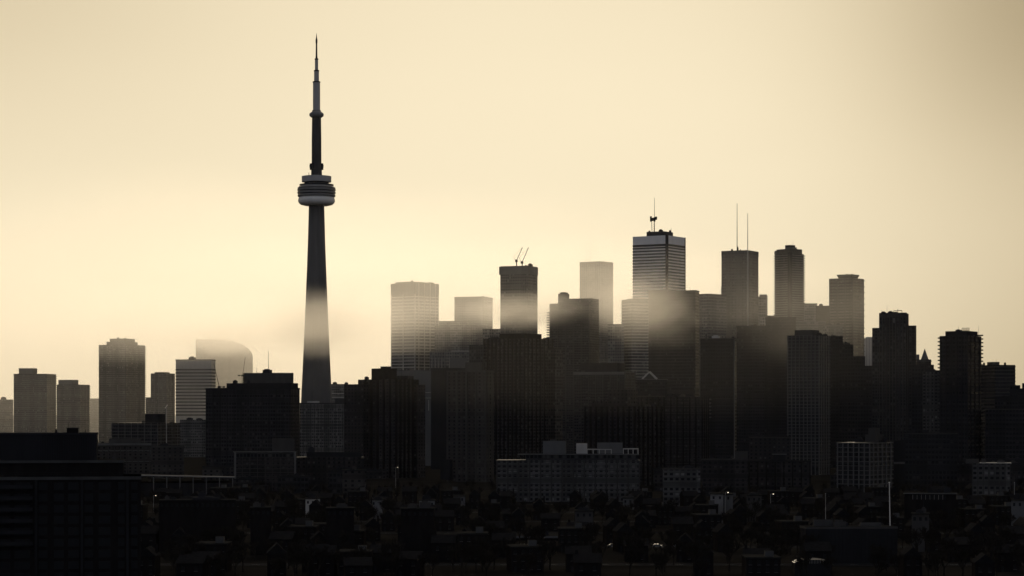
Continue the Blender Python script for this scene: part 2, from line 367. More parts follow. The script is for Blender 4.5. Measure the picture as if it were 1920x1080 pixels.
# cranes beyond the dark drum-roofed block
def crane(label, foot, tip, Y, r=0.55):
    x0, z0 = xat(foot[0], Y), zat(foot[1], Y); x1, z1 = xat(tip[0], Y), zat(tip[1], Y)
    t = empty('tower_crane', (x0, Y, 0)); tag(t, label, 'crane')
    mb = MB()
    for sx, sy in ((-.9, -.9), (.9, -.9), (.9, .9), (-.9, .9)): mb.bar((sx, sy, 0), (sx, sy, z0), 0.22, 5)
    k = 0; z = max(0, z0 - 40)
    while z < z0 - 3: mb.bar((-.9, -.9, z), (.9, -.9, z + 3), 0.12, 4); mb.bar((.9, .9, z), (-.9, .9, z + 3), 0.12, 4); z += 3
    mb.build('mast', 'steel', t)
    MB().box(-1.6, 1.6, -1.4, 1.4, z0, z0 + 2.6).build('cab', 'steel', t)
    d = Vector((x1 - x0, 0, z1 - z0)); mb = MB()
    for s_ in (-.6, .6): mb.bar((0, s_, z0 + 1.5), (d.x, s_ * 0.3, z0 + d.z), r * 0.45, 5)
    mb.bar((0, 0, z0 + 2.6), (d.x, 0, z0 + d.z + 0.5), r * 0.4, 5)
    for i in range(12):
        f0, f1 = i / 12, (i + 1) / 12
        mb.bar((d.x * f0, -.6 * (1 - .7 * f0), z0 + 1.5 + (d.z - 1.5) * f0), (d.x * f1, .6 * (1 - .7 * f1), z0 + 1.5 + (d.z - 1.5) * f1), 0.12, 4)
    mb.build('jib', 'steel', t)
    MB().box(-5.5 * (1 if d.x > 0 else -1) - 1.2, -5.5 * (1 if d.x > 0 else -1) + 1.2, -1, 1, z0 + 0.6, z0 + 2.4).bar((0, 0, z0 + 1.5), (-5.5 * (1 if d.x > 0 else -1), 0, z0 + 1.5), 0.4, 5).build('counterweight', 'steel', t)
    return t
crane('thin crane leaning left beside the drum roofed dark block', (411, 728), (401, 682), 2600)
crane('faint short crane jib against the round shouldered foggy tower', (455, 706), (460, 670), 3300)

# ================================================================== LEFT MIDDLE
b = B(OT, 'wide dark office block with drum shaped roof plant left of the needle tower', 'building', 385, 562, 729, 2150, S=545, theta=20, mat='f_dark')
b.box('upper_storey', 424, 559, 718, 730, 'dark')
x0, x1, y0, y1 = b.span(452, 554)
def rounded(x0, x1, y0, y1, r, n=5):
    pts = []
    for cx, cy, a0 in ((x1 - r, y1 - r, 0), (x0 + r, y1 - r, 90), (x0 + r, y0 + r, 180), (x1 - r, y0 + r, 270)):
        for i in range(n + 1): a = R(a0 + 90 * i / n); pts.append((cx + r * math.cos(a), cy + r * math.sin(a)))
    return pts
MB().prism(rounded(x0, x1, y0, y1, 9), b.z(718.5), b.z(698.5)).build('roof_drum', 'dark_concrete', b.root)
b.units([(494, 508, 691, 698.5), (462, 468, 711, 718), (437, 444, 712, 718)]).mast(503, 657, 698, 0.28).mast(481, 688, 698, 0.2)
b.piers(13, 3, 0.7, 0.35, 'dark').parapet('dark')
b = B(OT, 'low office block with pale floor lines under the tall balconied slab', 'building', 210, 338, 793, 2650, S=296, theta=28, mat='f_dark')
b.bands('floor_edge', 'grey', 3.9, 0.5, 0.4).box('penthouse', 272, 310, 776, 793, 'dark').piers(8, 4, 0.5, 0.5, 'grey')
b = B(OT, 'dim low office behind the left edge of the drum roofed block', 'building', 338, 400, 787, 2800, mat='f_fine'); b.bands('floor_edge', 'grey', 3.9, 0.5, 0.3).units([(350, 362, 783), (368, 380, 784)])
p = empty('light_mast', (xat(312, 2600), 2600, 0)); tag(p, 'tall mast with shiny lamp heads over the low office block', 'mast')
zt = zat(764, 2600); MB().bar((0, 0, 0), (0, 0, zt), 0.45, 6, 0.25).build('pole', 'mast_paint', p)
for i in range(3): MB().box(-1.5 + i, -0.8 + i, -.4, .4, zt - 1 + i * 1.4, zt + 0.4 + i * 1.4).build('lamp_head', 'white_paint', p)
# neoclassical low building
b = B('stone_hall', 'low old stone hall with heavy cornice behind the black corner building', 'building', 182, 282, 835, 1950, mat='f_brown', depth=40)
b.box('attic', 205, 264, 823, 836, 'mid').box('cornice', 180, 284, 831, 835, 'grey', 0.6).bands('string_course', 'grey', 9.0, 0.7, 0.4, z1=b.z(845)).piers(10, 0, 0.9, 0.6, 'mid', z1=b.z(838)).units([(190, 196, 828), (270, 276, 829)])
b = B(AB, 'grey low block joined to the right of the old stone hall', 'building', 284, 345, 838, 1900, mat='f_brown'); b.parapet('mid').units([(300, 308, 832)])
# hall with sloped white roof edge
b = B('sports_hall', 'long low hall with thin bright sloping roof edge left of centre', 'building', 240, 437, 905, 1500, mat='dark', depth=50)
z0, z1 = b.z(889), b.z(894); mb = MB(); e = 3
P = [(b.x0 - 1, b.y0 - e, z0), (b.x1 + 1, b.y0 - e, z1), (b.x1 + 1, b.y1, z1 - 1.2), (b.x0 - 1, b.y1, z0 - 1.2)]
Q = [(x, y, z - 0.55) for x, y, z in P]
mb.face(P); mb.face(list(reversed(Q)))
for i in range(4): j = (i + 1) % 4; mb.face([Q[i], Q[j], P[j], P[i]])
mb.build('roof', 'metal_roof', b.root); b.piers(9, 0, 0.6, 2.2, 'grey', z1=b.z(894)); b.box('low_canopy', 262, 335, 909, 911, 'metal_roof', 6)
# slab apartments in front
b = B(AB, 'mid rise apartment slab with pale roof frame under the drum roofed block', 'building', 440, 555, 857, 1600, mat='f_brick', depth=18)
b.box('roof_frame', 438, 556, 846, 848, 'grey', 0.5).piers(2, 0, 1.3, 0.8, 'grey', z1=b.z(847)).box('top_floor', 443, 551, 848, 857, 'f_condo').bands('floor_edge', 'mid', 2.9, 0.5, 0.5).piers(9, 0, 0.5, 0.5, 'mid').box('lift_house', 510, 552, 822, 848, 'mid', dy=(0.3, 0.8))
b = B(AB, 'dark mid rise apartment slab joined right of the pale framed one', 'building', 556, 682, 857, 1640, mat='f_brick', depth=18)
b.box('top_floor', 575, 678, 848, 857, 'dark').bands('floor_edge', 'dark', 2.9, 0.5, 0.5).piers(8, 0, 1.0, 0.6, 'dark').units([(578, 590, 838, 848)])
# hotel at foot of tower
b = B('hotel_block', 'finely windowed hotel slab in front of the needle tower base', 'building', 562, 660, 757, 2450, S=650, theta=14, mat='f_fine')
b.box('rooftop_sign_box', 578, 602, 752, 760, 'pale', dy=(0.02, 0.2)).box('plant_room', 628, 657, 747, 757, 'mid').piers(14, 2, 0.5, 0.3, 'mid').parapet('mid')
b = B(AB, 'small pale hazy block just right of the needle tower base', 'building', 619, 646, 720, 3700, mat='f_grid'); b.bands('floor_edge', 'pale', 6, 1.2, z1=b.z(738), z0=b.z(750)).units([(624, 632, 716)])
# stepped brick condo
b = B(CT, 'dark brick apartment tower with stepped roofline right of the needle tower', 'building', 672, 786, 711, 1900, S=745, theta=38, mat='f_brick')
b.wing(644, 700, 720, 'f_brick', 0).roof(696, 744, 690, 'brick', 712).box('lift_room', 713, 733, 686, 691, 'brick').box('roof_step', 744, 776, 704, 712, 'f_brick').wing(756, 798, 721, 'f_brick', 0)
b.piers(7, 5, 1.6, 1.1, 'brick').bands('floor_edge', 'dark', 2.9, 0.35, 0.25, z1=b.z(718)).units([(646, 651, 716, 720)])
# terminal
b = B('convention_hall', 'grey windowless hall with flat roof between stepped tower and condo cluster', 'building', 735, 850, 695, 2350, mat='grey', depth=60)
b.box('fascia', 742, 848, 694, 712, 'dark_concrete', 2.0).box('sloped_canopy', 800, 838, 753, 769, 'pale', 8).piers(6, 0, 0.6, 1.2, 'pale', z1=b.z(750), z0=b.z(770)); b.bands('glazing_bar', 'pale', 5.6, 0.5, 1.0, z1=b.z(736), z0=b.z(752))

# ================================================================== HAZY BANK TOWERS BEHIND
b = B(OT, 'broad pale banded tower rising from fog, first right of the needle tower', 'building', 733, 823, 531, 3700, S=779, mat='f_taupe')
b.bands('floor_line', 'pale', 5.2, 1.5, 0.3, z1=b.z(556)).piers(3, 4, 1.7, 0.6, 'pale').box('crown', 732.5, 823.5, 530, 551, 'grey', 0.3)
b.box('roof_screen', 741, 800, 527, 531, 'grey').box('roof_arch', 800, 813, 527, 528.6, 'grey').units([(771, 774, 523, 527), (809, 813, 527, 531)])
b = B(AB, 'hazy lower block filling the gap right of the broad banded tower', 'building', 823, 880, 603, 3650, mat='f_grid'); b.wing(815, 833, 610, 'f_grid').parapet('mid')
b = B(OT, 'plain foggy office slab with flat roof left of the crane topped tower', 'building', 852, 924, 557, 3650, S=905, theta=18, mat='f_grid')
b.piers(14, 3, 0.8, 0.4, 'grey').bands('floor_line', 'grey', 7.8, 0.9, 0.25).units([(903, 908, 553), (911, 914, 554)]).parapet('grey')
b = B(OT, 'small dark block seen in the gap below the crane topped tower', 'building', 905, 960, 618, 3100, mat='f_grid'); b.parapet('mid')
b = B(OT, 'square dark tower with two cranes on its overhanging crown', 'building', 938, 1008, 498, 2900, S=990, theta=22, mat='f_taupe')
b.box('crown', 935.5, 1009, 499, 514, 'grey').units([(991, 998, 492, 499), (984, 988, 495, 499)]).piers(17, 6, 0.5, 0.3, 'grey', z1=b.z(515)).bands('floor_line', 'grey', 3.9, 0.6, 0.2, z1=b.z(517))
def rcrane(label, foot, tip, Y=2915):
    t = empty('roof_crane', (xat(foot[0], Y), Y, zat(499, Y))); tag(t, label, 'crane', 'cranes on the dark square tower')
    z0 = zat(foot[1], Y) - zat(499, Y); d = Vector((xat(tip[0], Y) - xat(foot[0], Y), 0, zat(tip[1], Y) - zat(foot[1], Y)))
    MB().bar((0, 0, -1), (0, 0, z0), 0.7, 6).build('mast', 'steel', t)
    MB().box(-1.8, 1.4, -1.3, 1.3, z0 - 1.5, z0 + 1.5).build('cab', 'steel', t)
    mb = MB()
    for s_ in (-.5, .5): mb.bar((0, s_, z0), (d.x, s_ * .4, z0 + d.z), 0.42, 5)
    for i in range(9): mb.bar((d.x * i / 9, -.5, z0 + d.z * i / 9), (d.x * (i + 1) / 9, .5, z0 + d.z * (i + 1) / 9), 0.12, 4)
    mb.build('jib', 'grey', t)
    MB().bar((-1.4, 0, z0), (-3.5, 0, z0 + 6), 0.22, 5).bar((-3.5, 0, z0 + 6), (d.x * .95, 0, z0 + d.z * .97), 0.14, 4).build('stay', 'mast_paint', t)
rcrane('left of the two roof cranes on the square dark tower', (968.5, 489), (979.5, 464))
rcrane('right of the two roof cranes on the square dark tower', (979, 492), (991, 464))
# condo right of it
b = B(CT, 'stepped condo tower with balconies on its left edge right of the crane topped tower', 'building', 1030, 1123, 568, 2770, S=1106, theta=20, mat='f_condo')
b.wing(1046, 1123, 559, 'f_condo', 0.3).roof(1046, 1067, 549, 'mid', 560).units([(1051, 1063, 546, 549)]).bands('floor_edge', 'mid', 3.0, 0.7, 0.45, z1=b.z(586)).balconies('L', 'mid', z1=b.z(586), w=4.0, f0=0.0, f1=0.4, h=1.3)
b.box('corner_frame', 1030, 1045, 568, 570, 'mid', 0.6).piers(6, 3, 0.8, 0.6, 'mid', z1=b.z(570))
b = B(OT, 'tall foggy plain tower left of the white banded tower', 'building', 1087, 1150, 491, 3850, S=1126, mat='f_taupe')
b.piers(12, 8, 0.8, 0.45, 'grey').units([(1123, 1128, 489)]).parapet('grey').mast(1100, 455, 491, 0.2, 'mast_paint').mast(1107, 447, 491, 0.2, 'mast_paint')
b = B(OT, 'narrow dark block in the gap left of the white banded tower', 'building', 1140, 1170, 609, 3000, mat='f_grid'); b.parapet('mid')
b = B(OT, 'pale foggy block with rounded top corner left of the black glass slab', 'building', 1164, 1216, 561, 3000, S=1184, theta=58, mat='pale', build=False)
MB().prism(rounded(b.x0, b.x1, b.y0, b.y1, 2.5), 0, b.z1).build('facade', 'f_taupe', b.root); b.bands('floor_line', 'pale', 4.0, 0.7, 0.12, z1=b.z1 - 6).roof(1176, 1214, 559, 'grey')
# white banded tower
b = B(OT, 'tallest bank tower with white and dark horizontal bands and roof mast', 'building', 1186, 1285, 441, 3120, S=1251, mat='marble')
b.bands('window_band', 'glass', 4.15, 2.05, 0.18, z1=b.z(464)).roof(1212, 1262, 431.5, 'mid').box('window_band', 1185.8, 1285.2, 457, 461, 'glass')
MB().box(b.x1 - 2.4, b.x1 + 0.7, b.y0 - 0.7, b.y0 + 2.4, 0, b.z1 + 0.2).build('corner_strip', 'steel', b.root)
MB().box(b.x1 - 1.2, b.x1 + 0.6, b.y1 - 1.4, b.y1 + 0.6, 0, b.z1 + 0.2).build('corner_strip', 'steel', b.root)
b.units([(1236, 1242, 426, 431.5), (1255, 1258, 427.5, 431.5), (1216, 1219, 428.5, 431.5)]).mast(1227, 366, 432, 0.45)
c0 = b.at(1225, 431); m_ = MB()
for dx in (-2.2, 1.0): m_.bar((c0.x + dx, c0.y, c0.z - 1), (c0.x + dx * 1.6, c0.y, b.z(404)), 0.35, 5)
for i in range(6): z_ = c0.z + i * 3; m_.bar((c0.x - 2.4, c0.y, z_), (c0.x + 1.6, c0.y, z_ + 3), 0.15, 4)
m_.build('antenna_lattice', 'steel', b.root)
for dx, y0_, y1_ in ((-4.0, 411, 401), (-1.2, 410, 404), (1.8, 411, 403), (4.2, 408, 402)):
    MB().lathe([(0.1, b.z(y0_)), (1.3, b.z(y0_)), (1.35, b.z(y1_)), (0.1, b.z(y1_))], 10, c0.x + dx, c0.y).build('antenna_dish', 'steel', b.root)
b.mast(1258.5, 424, 431, 0.3)
b = B(OT, 'smooth black glass slab in front of the white banded tower, fog on its top', 'building', 1215, 1311, 545, 2800, S=1304, theta=12, mat='black_glass')
b.bands('floor_line', 'dark', 3.9, 0.4, 0.12).parapet('dark', 1.0)
b = B(OT, 'dark office block with banded left strip between black slab and twin mast tower', 'building', 1296, 1362, 552, 3000, S=1327, theta=40, mat='f_grid')
b.bands('spandrel', 'grey', 3.9, 1.0, 0.2).parapet('mid')
b = B(OT, 'grid faced tower carrying two tall thin masts', 'building', 1353, 1422, 469, 3080, S=1402, mat='f_taupe')
b.piers(19, 8, 0.75, 0.45, 'grey').bands('floor_line', 'grey', 3.9, 0.8, 0.3).mast(1382, 378, 469, 0.6).mast(1402, 397, 469, 0.6, 'mast_paint').units([(1371, 1374, 464), (1387, 1389, 465), (1382.5, 1384.5, 460)])
b.box('top_band', 1352.5, 1422.5, 469, 479, 'mid')
MB().box(b.x1 - 0.6, b.x1 + 0.8, b.y0 - 0.8, b.y0 + 0.6, 0, b.z1).build('corner_strip', 'pale', b.root); MB().box(b.x0 - 0.7, b.x0 + 0.5, b.y0 - 0.7, b.y0 + 0.6, 0, b.z(535)).build('corner_strip', 'pale', b.root)
b = B(CT, 'slim block with jagged right edge beside the twin mast tower', 'building', 1424, 1438, 552, 3250, mat='f_grid', depth=30); b.balconies('R', 'mid', w=1.2).wing(1418, 1430, 556, 'f_grid')
b = B(OT, 'dark low block closing the gap left of the balconied round crown tower', 'building', 1425, 1462, 593, 2900, mat='f_grid'); b.parapet('mid')
# balconied tower with crown
b = B(CT, 'tall balconied tower with stepped crown right of the twin mast tower', 'building', 1453, 1507, 475, 3000, S=1481, mat='f_condo')
b.bands('floor_edge', 'grey', 3.1, 1.0, 0.5).balconies('L', 'grey', 3.1, 2.3, f0=0.0, f1=0.8, h=1.2).balconies('R', 'grey', 3.1, 2.0, f0=0.2, f1=0.9, h=1.2)
b.box('crown', 1456, 1504, 466, 475, 'mid').box('penthouse', 1472, 1491, 458, 466, 'mid').box('penthouse_step', 1472, 1494, 462, 466, 'grey').mast(1475, 450, 458, 0.15, 'mast_paint').mast(1487, 449, 458, 0.15, 'mast_paint')
MB().box(b.x1 - 3, b.x1 + 1.0, b.y0 - 1.0, b.y0 + 3, 0, b.z(473)).build('corner_bay', 'glass', b.root)
b.units([(1453, 1459, 468, 475)], 'grey')
b = B(OT, 'hazy low roofed block left of the flared roof tower', 'building', 1505, 1532, 570, 3400, mat='f_grid'); b.parapet('mid')
b = B(OT, 'dark flat block with roof hut touching the flared roof tower', 'building', 1530, 1560, 573, 3300, mat='f_dark'); b.units([(1536, 1543, 569)])
b = B(OT, 'brown banded tower topped by a flared saucer roof', 'building', 1555, 1620, 521, 3080, S=1600, mat='f_taupe')
b.bands('window_band', 'glass', 4.0, 1.7, 0.2, z1=b.z(531)).piers(4, 0, 1.6, 0.5, 'mid')
x0, x1, y0, y1 = b.span(1573, 1607); X0, X1, Y0, Y1 = b.span(1569, 1611)
MB().prism([(x0, y0), (x1, y0), (x1, y1), (x0, y1)], b.z(521), b.z(515), [(X0, Y0), (X1, Y0), (X1, Y1), (X0, Y1)]).box(X0, X1, Y0, Y1, b.z(515), b.z(513.4)).build('flared_roof', 'mid', b.root)
b.units([(1587, 1589, 511.5, 513.4), (1597, 1599, 511.5, 513.4)]).balconies('R', 'mid', 8.0, 1.0, z1=b.z(525))
# ================================================================== RIGHT CENTRE
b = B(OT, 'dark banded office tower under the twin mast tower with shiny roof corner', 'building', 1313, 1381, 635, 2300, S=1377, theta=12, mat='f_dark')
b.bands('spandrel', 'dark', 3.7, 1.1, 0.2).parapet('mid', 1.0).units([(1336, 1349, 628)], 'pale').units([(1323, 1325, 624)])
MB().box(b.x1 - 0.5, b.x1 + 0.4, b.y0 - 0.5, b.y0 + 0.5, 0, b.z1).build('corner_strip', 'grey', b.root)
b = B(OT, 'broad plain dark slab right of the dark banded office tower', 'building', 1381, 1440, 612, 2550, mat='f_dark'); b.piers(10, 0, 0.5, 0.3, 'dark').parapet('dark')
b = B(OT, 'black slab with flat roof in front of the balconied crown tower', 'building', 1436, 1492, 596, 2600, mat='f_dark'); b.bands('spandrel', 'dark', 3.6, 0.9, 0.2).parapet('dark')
b = B(CT, 'grey set back block rising behind the white gridded condo', 'building', 1492, 1548, 604, 2700, mat='f_fine'); b.bands('floor_edge', 'grey', 3.0, 0.8, 0.3).parapet('grey')
b = B(CT, 'grey finely ribbed block right behind the white gridded condo', 'building', 1543, 1580, 609, 2650, mat='f_fine'); b.piers(12, 0, 0.6, 0.5, 'grey').units([(1550, 1560, 606)])
b = B(CT, 'condo tower with pale frame grid and rows of dark balconies', 'building', 1477, 1556, 629, 2000, S=1537, theta=20, mat='f_dark')
b.bands('floor_edge', 'grey', 2.95, 0.55, 0.5, z1=b.z1 - 1.2).piers(9, 4, 0.75, 0.75, 'grey').roof(1490, 1536, 618, 'mid').box('roof_frame', 1476, 1540, 628, 630, 'grey', 0.5)
b = B(OT, 'dark ribbed block immediately right of the pale gridded condo', 'building', 1552, 1580, 632, 2250, mat='f_dark'); b.bands('spandrel', 'dark', 3.2, 0.8, 0.3).parapet('dark')
b = B(OT, 'dark stepped block descending below the flared roof tower', 'building', 1574, 1600, 646, 2200, mat='f_dark'); b.wing(1590, 1622, 668, 'f_dark').wing(1598, 1642, 686, 'f_dark', 0.6).bands('spandrel', 'dark', 3.2, 0.8, 0.25)
b = B(CT, 'faint pale tower with arched roof far behind right of the flared roof tower', 'building', 1620, 1640, 634, 4000, mat='pale', depth=40); b.box('arched_roof', 1623, 1637, 631.5, 634, 'pale').piers(5, 0, 0.7, 0.4, 'grey')
b = B(CT, 'dark tall tower with shouldered sides and roof gantry in the right third', 'building', 1649, 1703, 588, 2100, S=1700, theta=12, mat='f_condo')
b.piers(9, 2, 0.9, 0.7, 'mid').box('crown', 1649, 1701, 586, 594, 'mid', 0.3).wing(1635.5, 1660, 614, 'f_condo', -1).wing(1694, 1718, 610, 'f_condo', -1).mast(1654, 580, 587, 0.2)
x0, x1, y0, y1 = b.span(1676, 1692); z_ = b.z(586); m_ = MB()
m_.bar((x0, 0, z_ + 2), (x1, 0, z_ + 2), 0.3, 5).bar((x0, 0, z_), (x0, 0, z_ + 2), 0.25, 5).bar((x1, 0, z_), (x1, 0, z_ + 2), 0.25, 5).bar(((x0 + x1) / 2, 0, z_), ((x0 + x1) / 2, 0, z_ + 3.6), 0.25, 5)
m_.build('roof_gantry', 'steel', b.root)
MB().box(b.x0 + 13, b.x0 + 15, b.y0 - 0.9, b.y0, b.z(605), b.z(596)).build('rooftop_logo_panel', 'grey', b.root)
# chateau hotel
b = B('chateau_hotel', 'old hotel with steep pointed roof seen in a gap on the right', 'building', 1716, 1746, 674, 3000, mat='f_brown', depth=40)
c = b.at(1734, 674); m_ = MB(); hw = 5.2
m_.prism([(c.x - hw, c.y - hw), (c.x + hw, c.y - hw), (c.x + hw, c.y + hw), (c.x - hw, c.y + hw)], b.z(674), b.z(653), [(c.x - .15, c.y - .15), (c.x + .15, c.y - .15), (c.x + .15, c.y + .15), (c.x - .15, c.y + .15)])
m_.build('spire_roof', 'grey', b.root); b.box('turret', 1718, 1724, 664, 674, 'grey').box('turret', 1729, 1739, 668, 674, 'grey').wing(1714, 1751, 684, 'f_brown').bands('string_course', 'grey', 12, 0.8, 0.5)
b = B(OT, 'dark flat block below the pointed roof hotel', 'building', 1710, 1732, 686, 2000, mat='f_dark'); b.parapet('dark')
b = B(OT, 'dark pale lined block left of the balconied black condo', 'building', 1730, 1764, 697, 1950, mat='f_pale'); b.piers(7, 0, 0.6, 0.6, 'mid').box('roof_plant', 1735, 1765, 694, 697, 'dark')
b = B(CT, 'black balconied condo tower with rooftop sign frame near the right edge', 'building', 1763, 1840, 629, 1800, S=1815, theta=22, mat='f_dark')
b.balconies('L', 'dark', 2.95, 1.9, f0=0.0, f1=0.9, z1=b.z(634)).balconies('R', 'dark', 2.95, 1.9, f0=0.0, f1=0.9, z1=b.z(628)).box('crown', 1773, 1833, 620, 630, 'dark').units([(1793, 1802, 616, 620)])
b.bands('floor_edge', 'dark', 2.95, 0.5, 0.3).piers(6, 3, 1.1, 0.7, 'dark').mast(1797, 610, 617, 0.12)
x0, x1, y0, y1 = b.span(1802, 1822); z_ = b.z(620); zt = b.z(613.5); fr = MB()
fr.bar((x0, 0, zt), (x1, 0, zt), 0.12, 4).bar((x0, 0, z_ + .8), (x1, 0, z_ + .8), 0.12, 4)
for i in range(9): xx = x0 + (x1 - x0) * i / 8; fr.bar((xx, 0, z_ - .3), (xx, 0, zt), 0.16, 4); fr.bar((xx, 0, zt - .2), (xx - .7, 2.2, z_), 0.08, 4)
fr.build('sign_frame', 'steel', b.root)
b = B(OT, 'banded grey block far right behind the balconied black condo', 'building', 1836, 1903, 684, 2500, S=1866, theta=60, mat='f_dark'); b.bands('spandrel', 'mid', 4.0, 1.4, 0.3).roof(1851, 1874, 678, 'mid')
b = B(OT, 'dark stepped block at the right edge below the banded grey block', 'building', 1866, 1908, 745, 2100, mat='f_dark'); b.wing(1894, 1913, 722, 'f_dark', -2).parapet('dark')
b = B(OT, 'black building cut off by the right edge of the photo', 'building', 1910, 1990, 728, 1950, mat='f_dark'); b.bands('spandrel', 'dark', 3.5, 0.9, 0.3).wing(1918, 1960, 718, 'f_dark')
b = B(OT, 'wide black low block at the right edge under the stepped block', 'building', 1850, 1960, 768, 1800, mat='f_dark'); b.bands('spandrel', 'dark', 3.5, 0.6, 0.25).parapet('mid', 0.8)

# ================================================================== CENTRE FRONT
b = B('office_block', 'ribbed office with pale roof blocks behind the condo cluster', 'building', 806, 885, 659, 2800, mat='f_grid', depth=40)
b.piers(12, 0, 0.8, 0.6, 'grey', z0=b.z(700)).box('roof_slab', 846, 884, 657, 660, 'pale', 0.5)
b = B('office_block', 'pale boxed plant room over white posts behind the brown gridded condo', 'building', 808, 876, 690, 2200, mat='dark', depth=30)
b.box('plant_box', 843, 876, 671, 690, 'grey', dy=(0.05, 0.5)); b.box('roof_edge', 834, 874, 693, 696.5, 'pale', 3)
for px in (809, 816, 822, 828, 842): b.mast(px, 670, 692, 0.25, 'pale', 'post')
b = B(CT, 'brown brick condo slab with small square windows left of the tall brick cluster', 'building', 837, 926, 696, 1800, S=912, theta=24, mat='f_brown')
b.piers(5, 2, 1.6, 0.6, 'mid').roof(872, 908, 679, 'mid').parapet('mid', 1.0).box('low_wing', 828, 850, 862, 900, 'dark', 3)
b = B(CT, 'tall dark brick condo cluster with ribbed bays in the middle', 'building', 906, 1040, 634, 2000, S=985, theta=35, mat='f_condo')
b.piers(11, 7, 1.0, 1.0, 'brick').bands('floor_edge', 'dark', 2.9, 0.45, 0.5, z1=b.z(640)).box('penthouse', 936, 1016, 624, 634, 'brick').wing(878, 925, 645, 'f_condo', 0).wing(1020, 1056, 652, 'f_condo', 0)
b.balconies('L', 'dark', 2.9, 6.0, f0=0.0, f1=0.2, z1=b.z(648)).units([(918, 936, 630, 634), (1020, 1030, 631, 634)]).mast(920, 627, 634, 0.2)
b = B(CT, 'light topped condo tower with dark flat penthouse right of the brick cluster', 'building', 1075, 1192, 698, 2150, S=1172, theta=24, mat='f_condo')
b.bands('floor_edge', 'mid', 2.95, 0.7, 0.4, z1=b.z(706)).roof(1087, 1172, 680, 'dark').box('top_frame', 1074, 1190, 697, 702, 'grey', 0.3).piers(8, 3, 0.7, 0.5, 'mid').balconies('R', 'mid', 2.95, 1.8)
b = B(CT, 'dark brick condo with stepped top below the light topped condo tower', 'building', 1095, 1245, 762, 1700, S=1192, theta=32, mat='f_brick')
b.box('upper_block', 1140, 1196, 730, 763, 'f_brick').box('upper_step', 1108, 1146, 752, 763, 'f_brick').piers(10, 6, 1.3, 1.0, 'brick').bands('floor_edge', 'dark', 2.9, 0.35, 0.3)
b = B('gable_office', 'dark block with pale pitched gable roof below the black glass slab', 'building', 1190, 1251, 711, 2350, mat='f_dark', depth=40)
x0, x1, y0, y1 = b.span(1204, 1232); xm = (x0 + x1) / 2; zr, ze = b.z(697), b.z(711); m_ = MB()
y0 = b.y0 + 0.5; y1 = b.y1 - 4
m_.face([(x0, y0, ze), (x1, y0, ze), (xm, y0, zr)]); m_.face([(x1, y1, ze), (x0, y1, ze), (xm, y1, zr)]); m_.face([(x0, y0, ze), (xm, y0, zr), (xm, y1, zr), (x0, y1, ze)]); m_.face([(x1, y0, ze), (x1, y1, ze), (xm, y1, zr), (xm, y0, zr)])
m_.build('gable_roof', 'mid', b.root)
m_ = MB().bar((x0, y0 - .6, ze), (xm, y0 - .6, zr), 0.9, 5).bar((xm, y0 - .6, zr), (x1, y0 - .6, ze), 1.3, 5); m_.build('gable_trim', 'pale', b.root); b.box('roof_edge', 1189, 1252, 710.5, 712, 'grey', 0.4)
b = B(CT, 'dark condo slab with pale edged roof left of the flat row slab', 'building', 1192, 1246, 743, 1900, mat='f_brick'); b.box('roof_edge', 1190, 1247, 742, 744, 'mid', 0.4).piers(6, 0, 1.0, 0.7, 'brick').bands('floor_edge', 'dark', 2.9, 0.4, 0.3)
b = B(CT, 'dark flat topped slab with white balconies down its right corner', 'building', 1245, 1330, 744, 1850, S=1318, theta=24, mat='f_brick')
b.bands('floor_edge', 'mid', 2.9, 0.4, 0.35).piers(7, 3, 1.0, 0.5, 'brick').balconies('R', 'grey', 2.9, 2.0, z1=b.z(750), z0=b.z(790), f0=0.5, f1=1.0).units([(1299, 1303, 738)])
b = B(AB, 'low dark block at the foot of the broad plain dark slab', 'building', 1405, 1482, 820, 1800, mat='f_brick'); b.parapet('mid', 0.8)
# long pale mid rise in front
b = B(AB, 'long nine storey apartment block with pale roof boxes at the centre bottom', 'building', 930, 1200, 863, 1400, mat='f_pale', depth=20)
b.bands('floor_edge', 'mid', 2.9, 0.45, 0.35, z1=b.z1 - 0.6).piers(14, 0, 0.9, 0.5, 'mid').box('setback_floor', 985, 1197, 852, 864, 'f_condo').box('setback_slab', 970, 1198, 851, 853, 'grey', 0.6)
b.box('roof_box', 1017, 1060, 827, 852, 'grey', dy=(0.3, 0.75)).box('roof_box', 1080, 1100, 832, 852, 'pale', dy=(0.3, 0.7)).box('roof_box', 1119, 1167, 830, 852, 'grey', dy=(0.4, 0.9)).box('roof_hut', 1030, 1042, 824, 828, 'mid', dy=(0.4, 0.6)).box('blank_panel', 999, 1035, 856, 863, 'grey', 0.7)
for L_, R_, t_, n_ in ((1100, 1147, 842, 5), (1168, 1197, 841, 4)):
    x0, x1, _, _ = b.span(L_, R_); y0 = b.y0 + 1.0; zt = b.z(t_); zb = b.z(852); m_ = MB().box(x0, x1, y0, y0 + 0.5, zt - 0.5, zt)
    for i in range(n_): xx = x0 + (x1 - x0 - .5) * i / (n_ - 1); m_.box(xx, xx + .5, y0 + .02, y0 + .48, zb, zt - .5)
    m_.box(x0, x1, y0 + 8, y0 + 8.5, zt - .5, zt); m_.build('pergola_frame', 'pale', b.root)
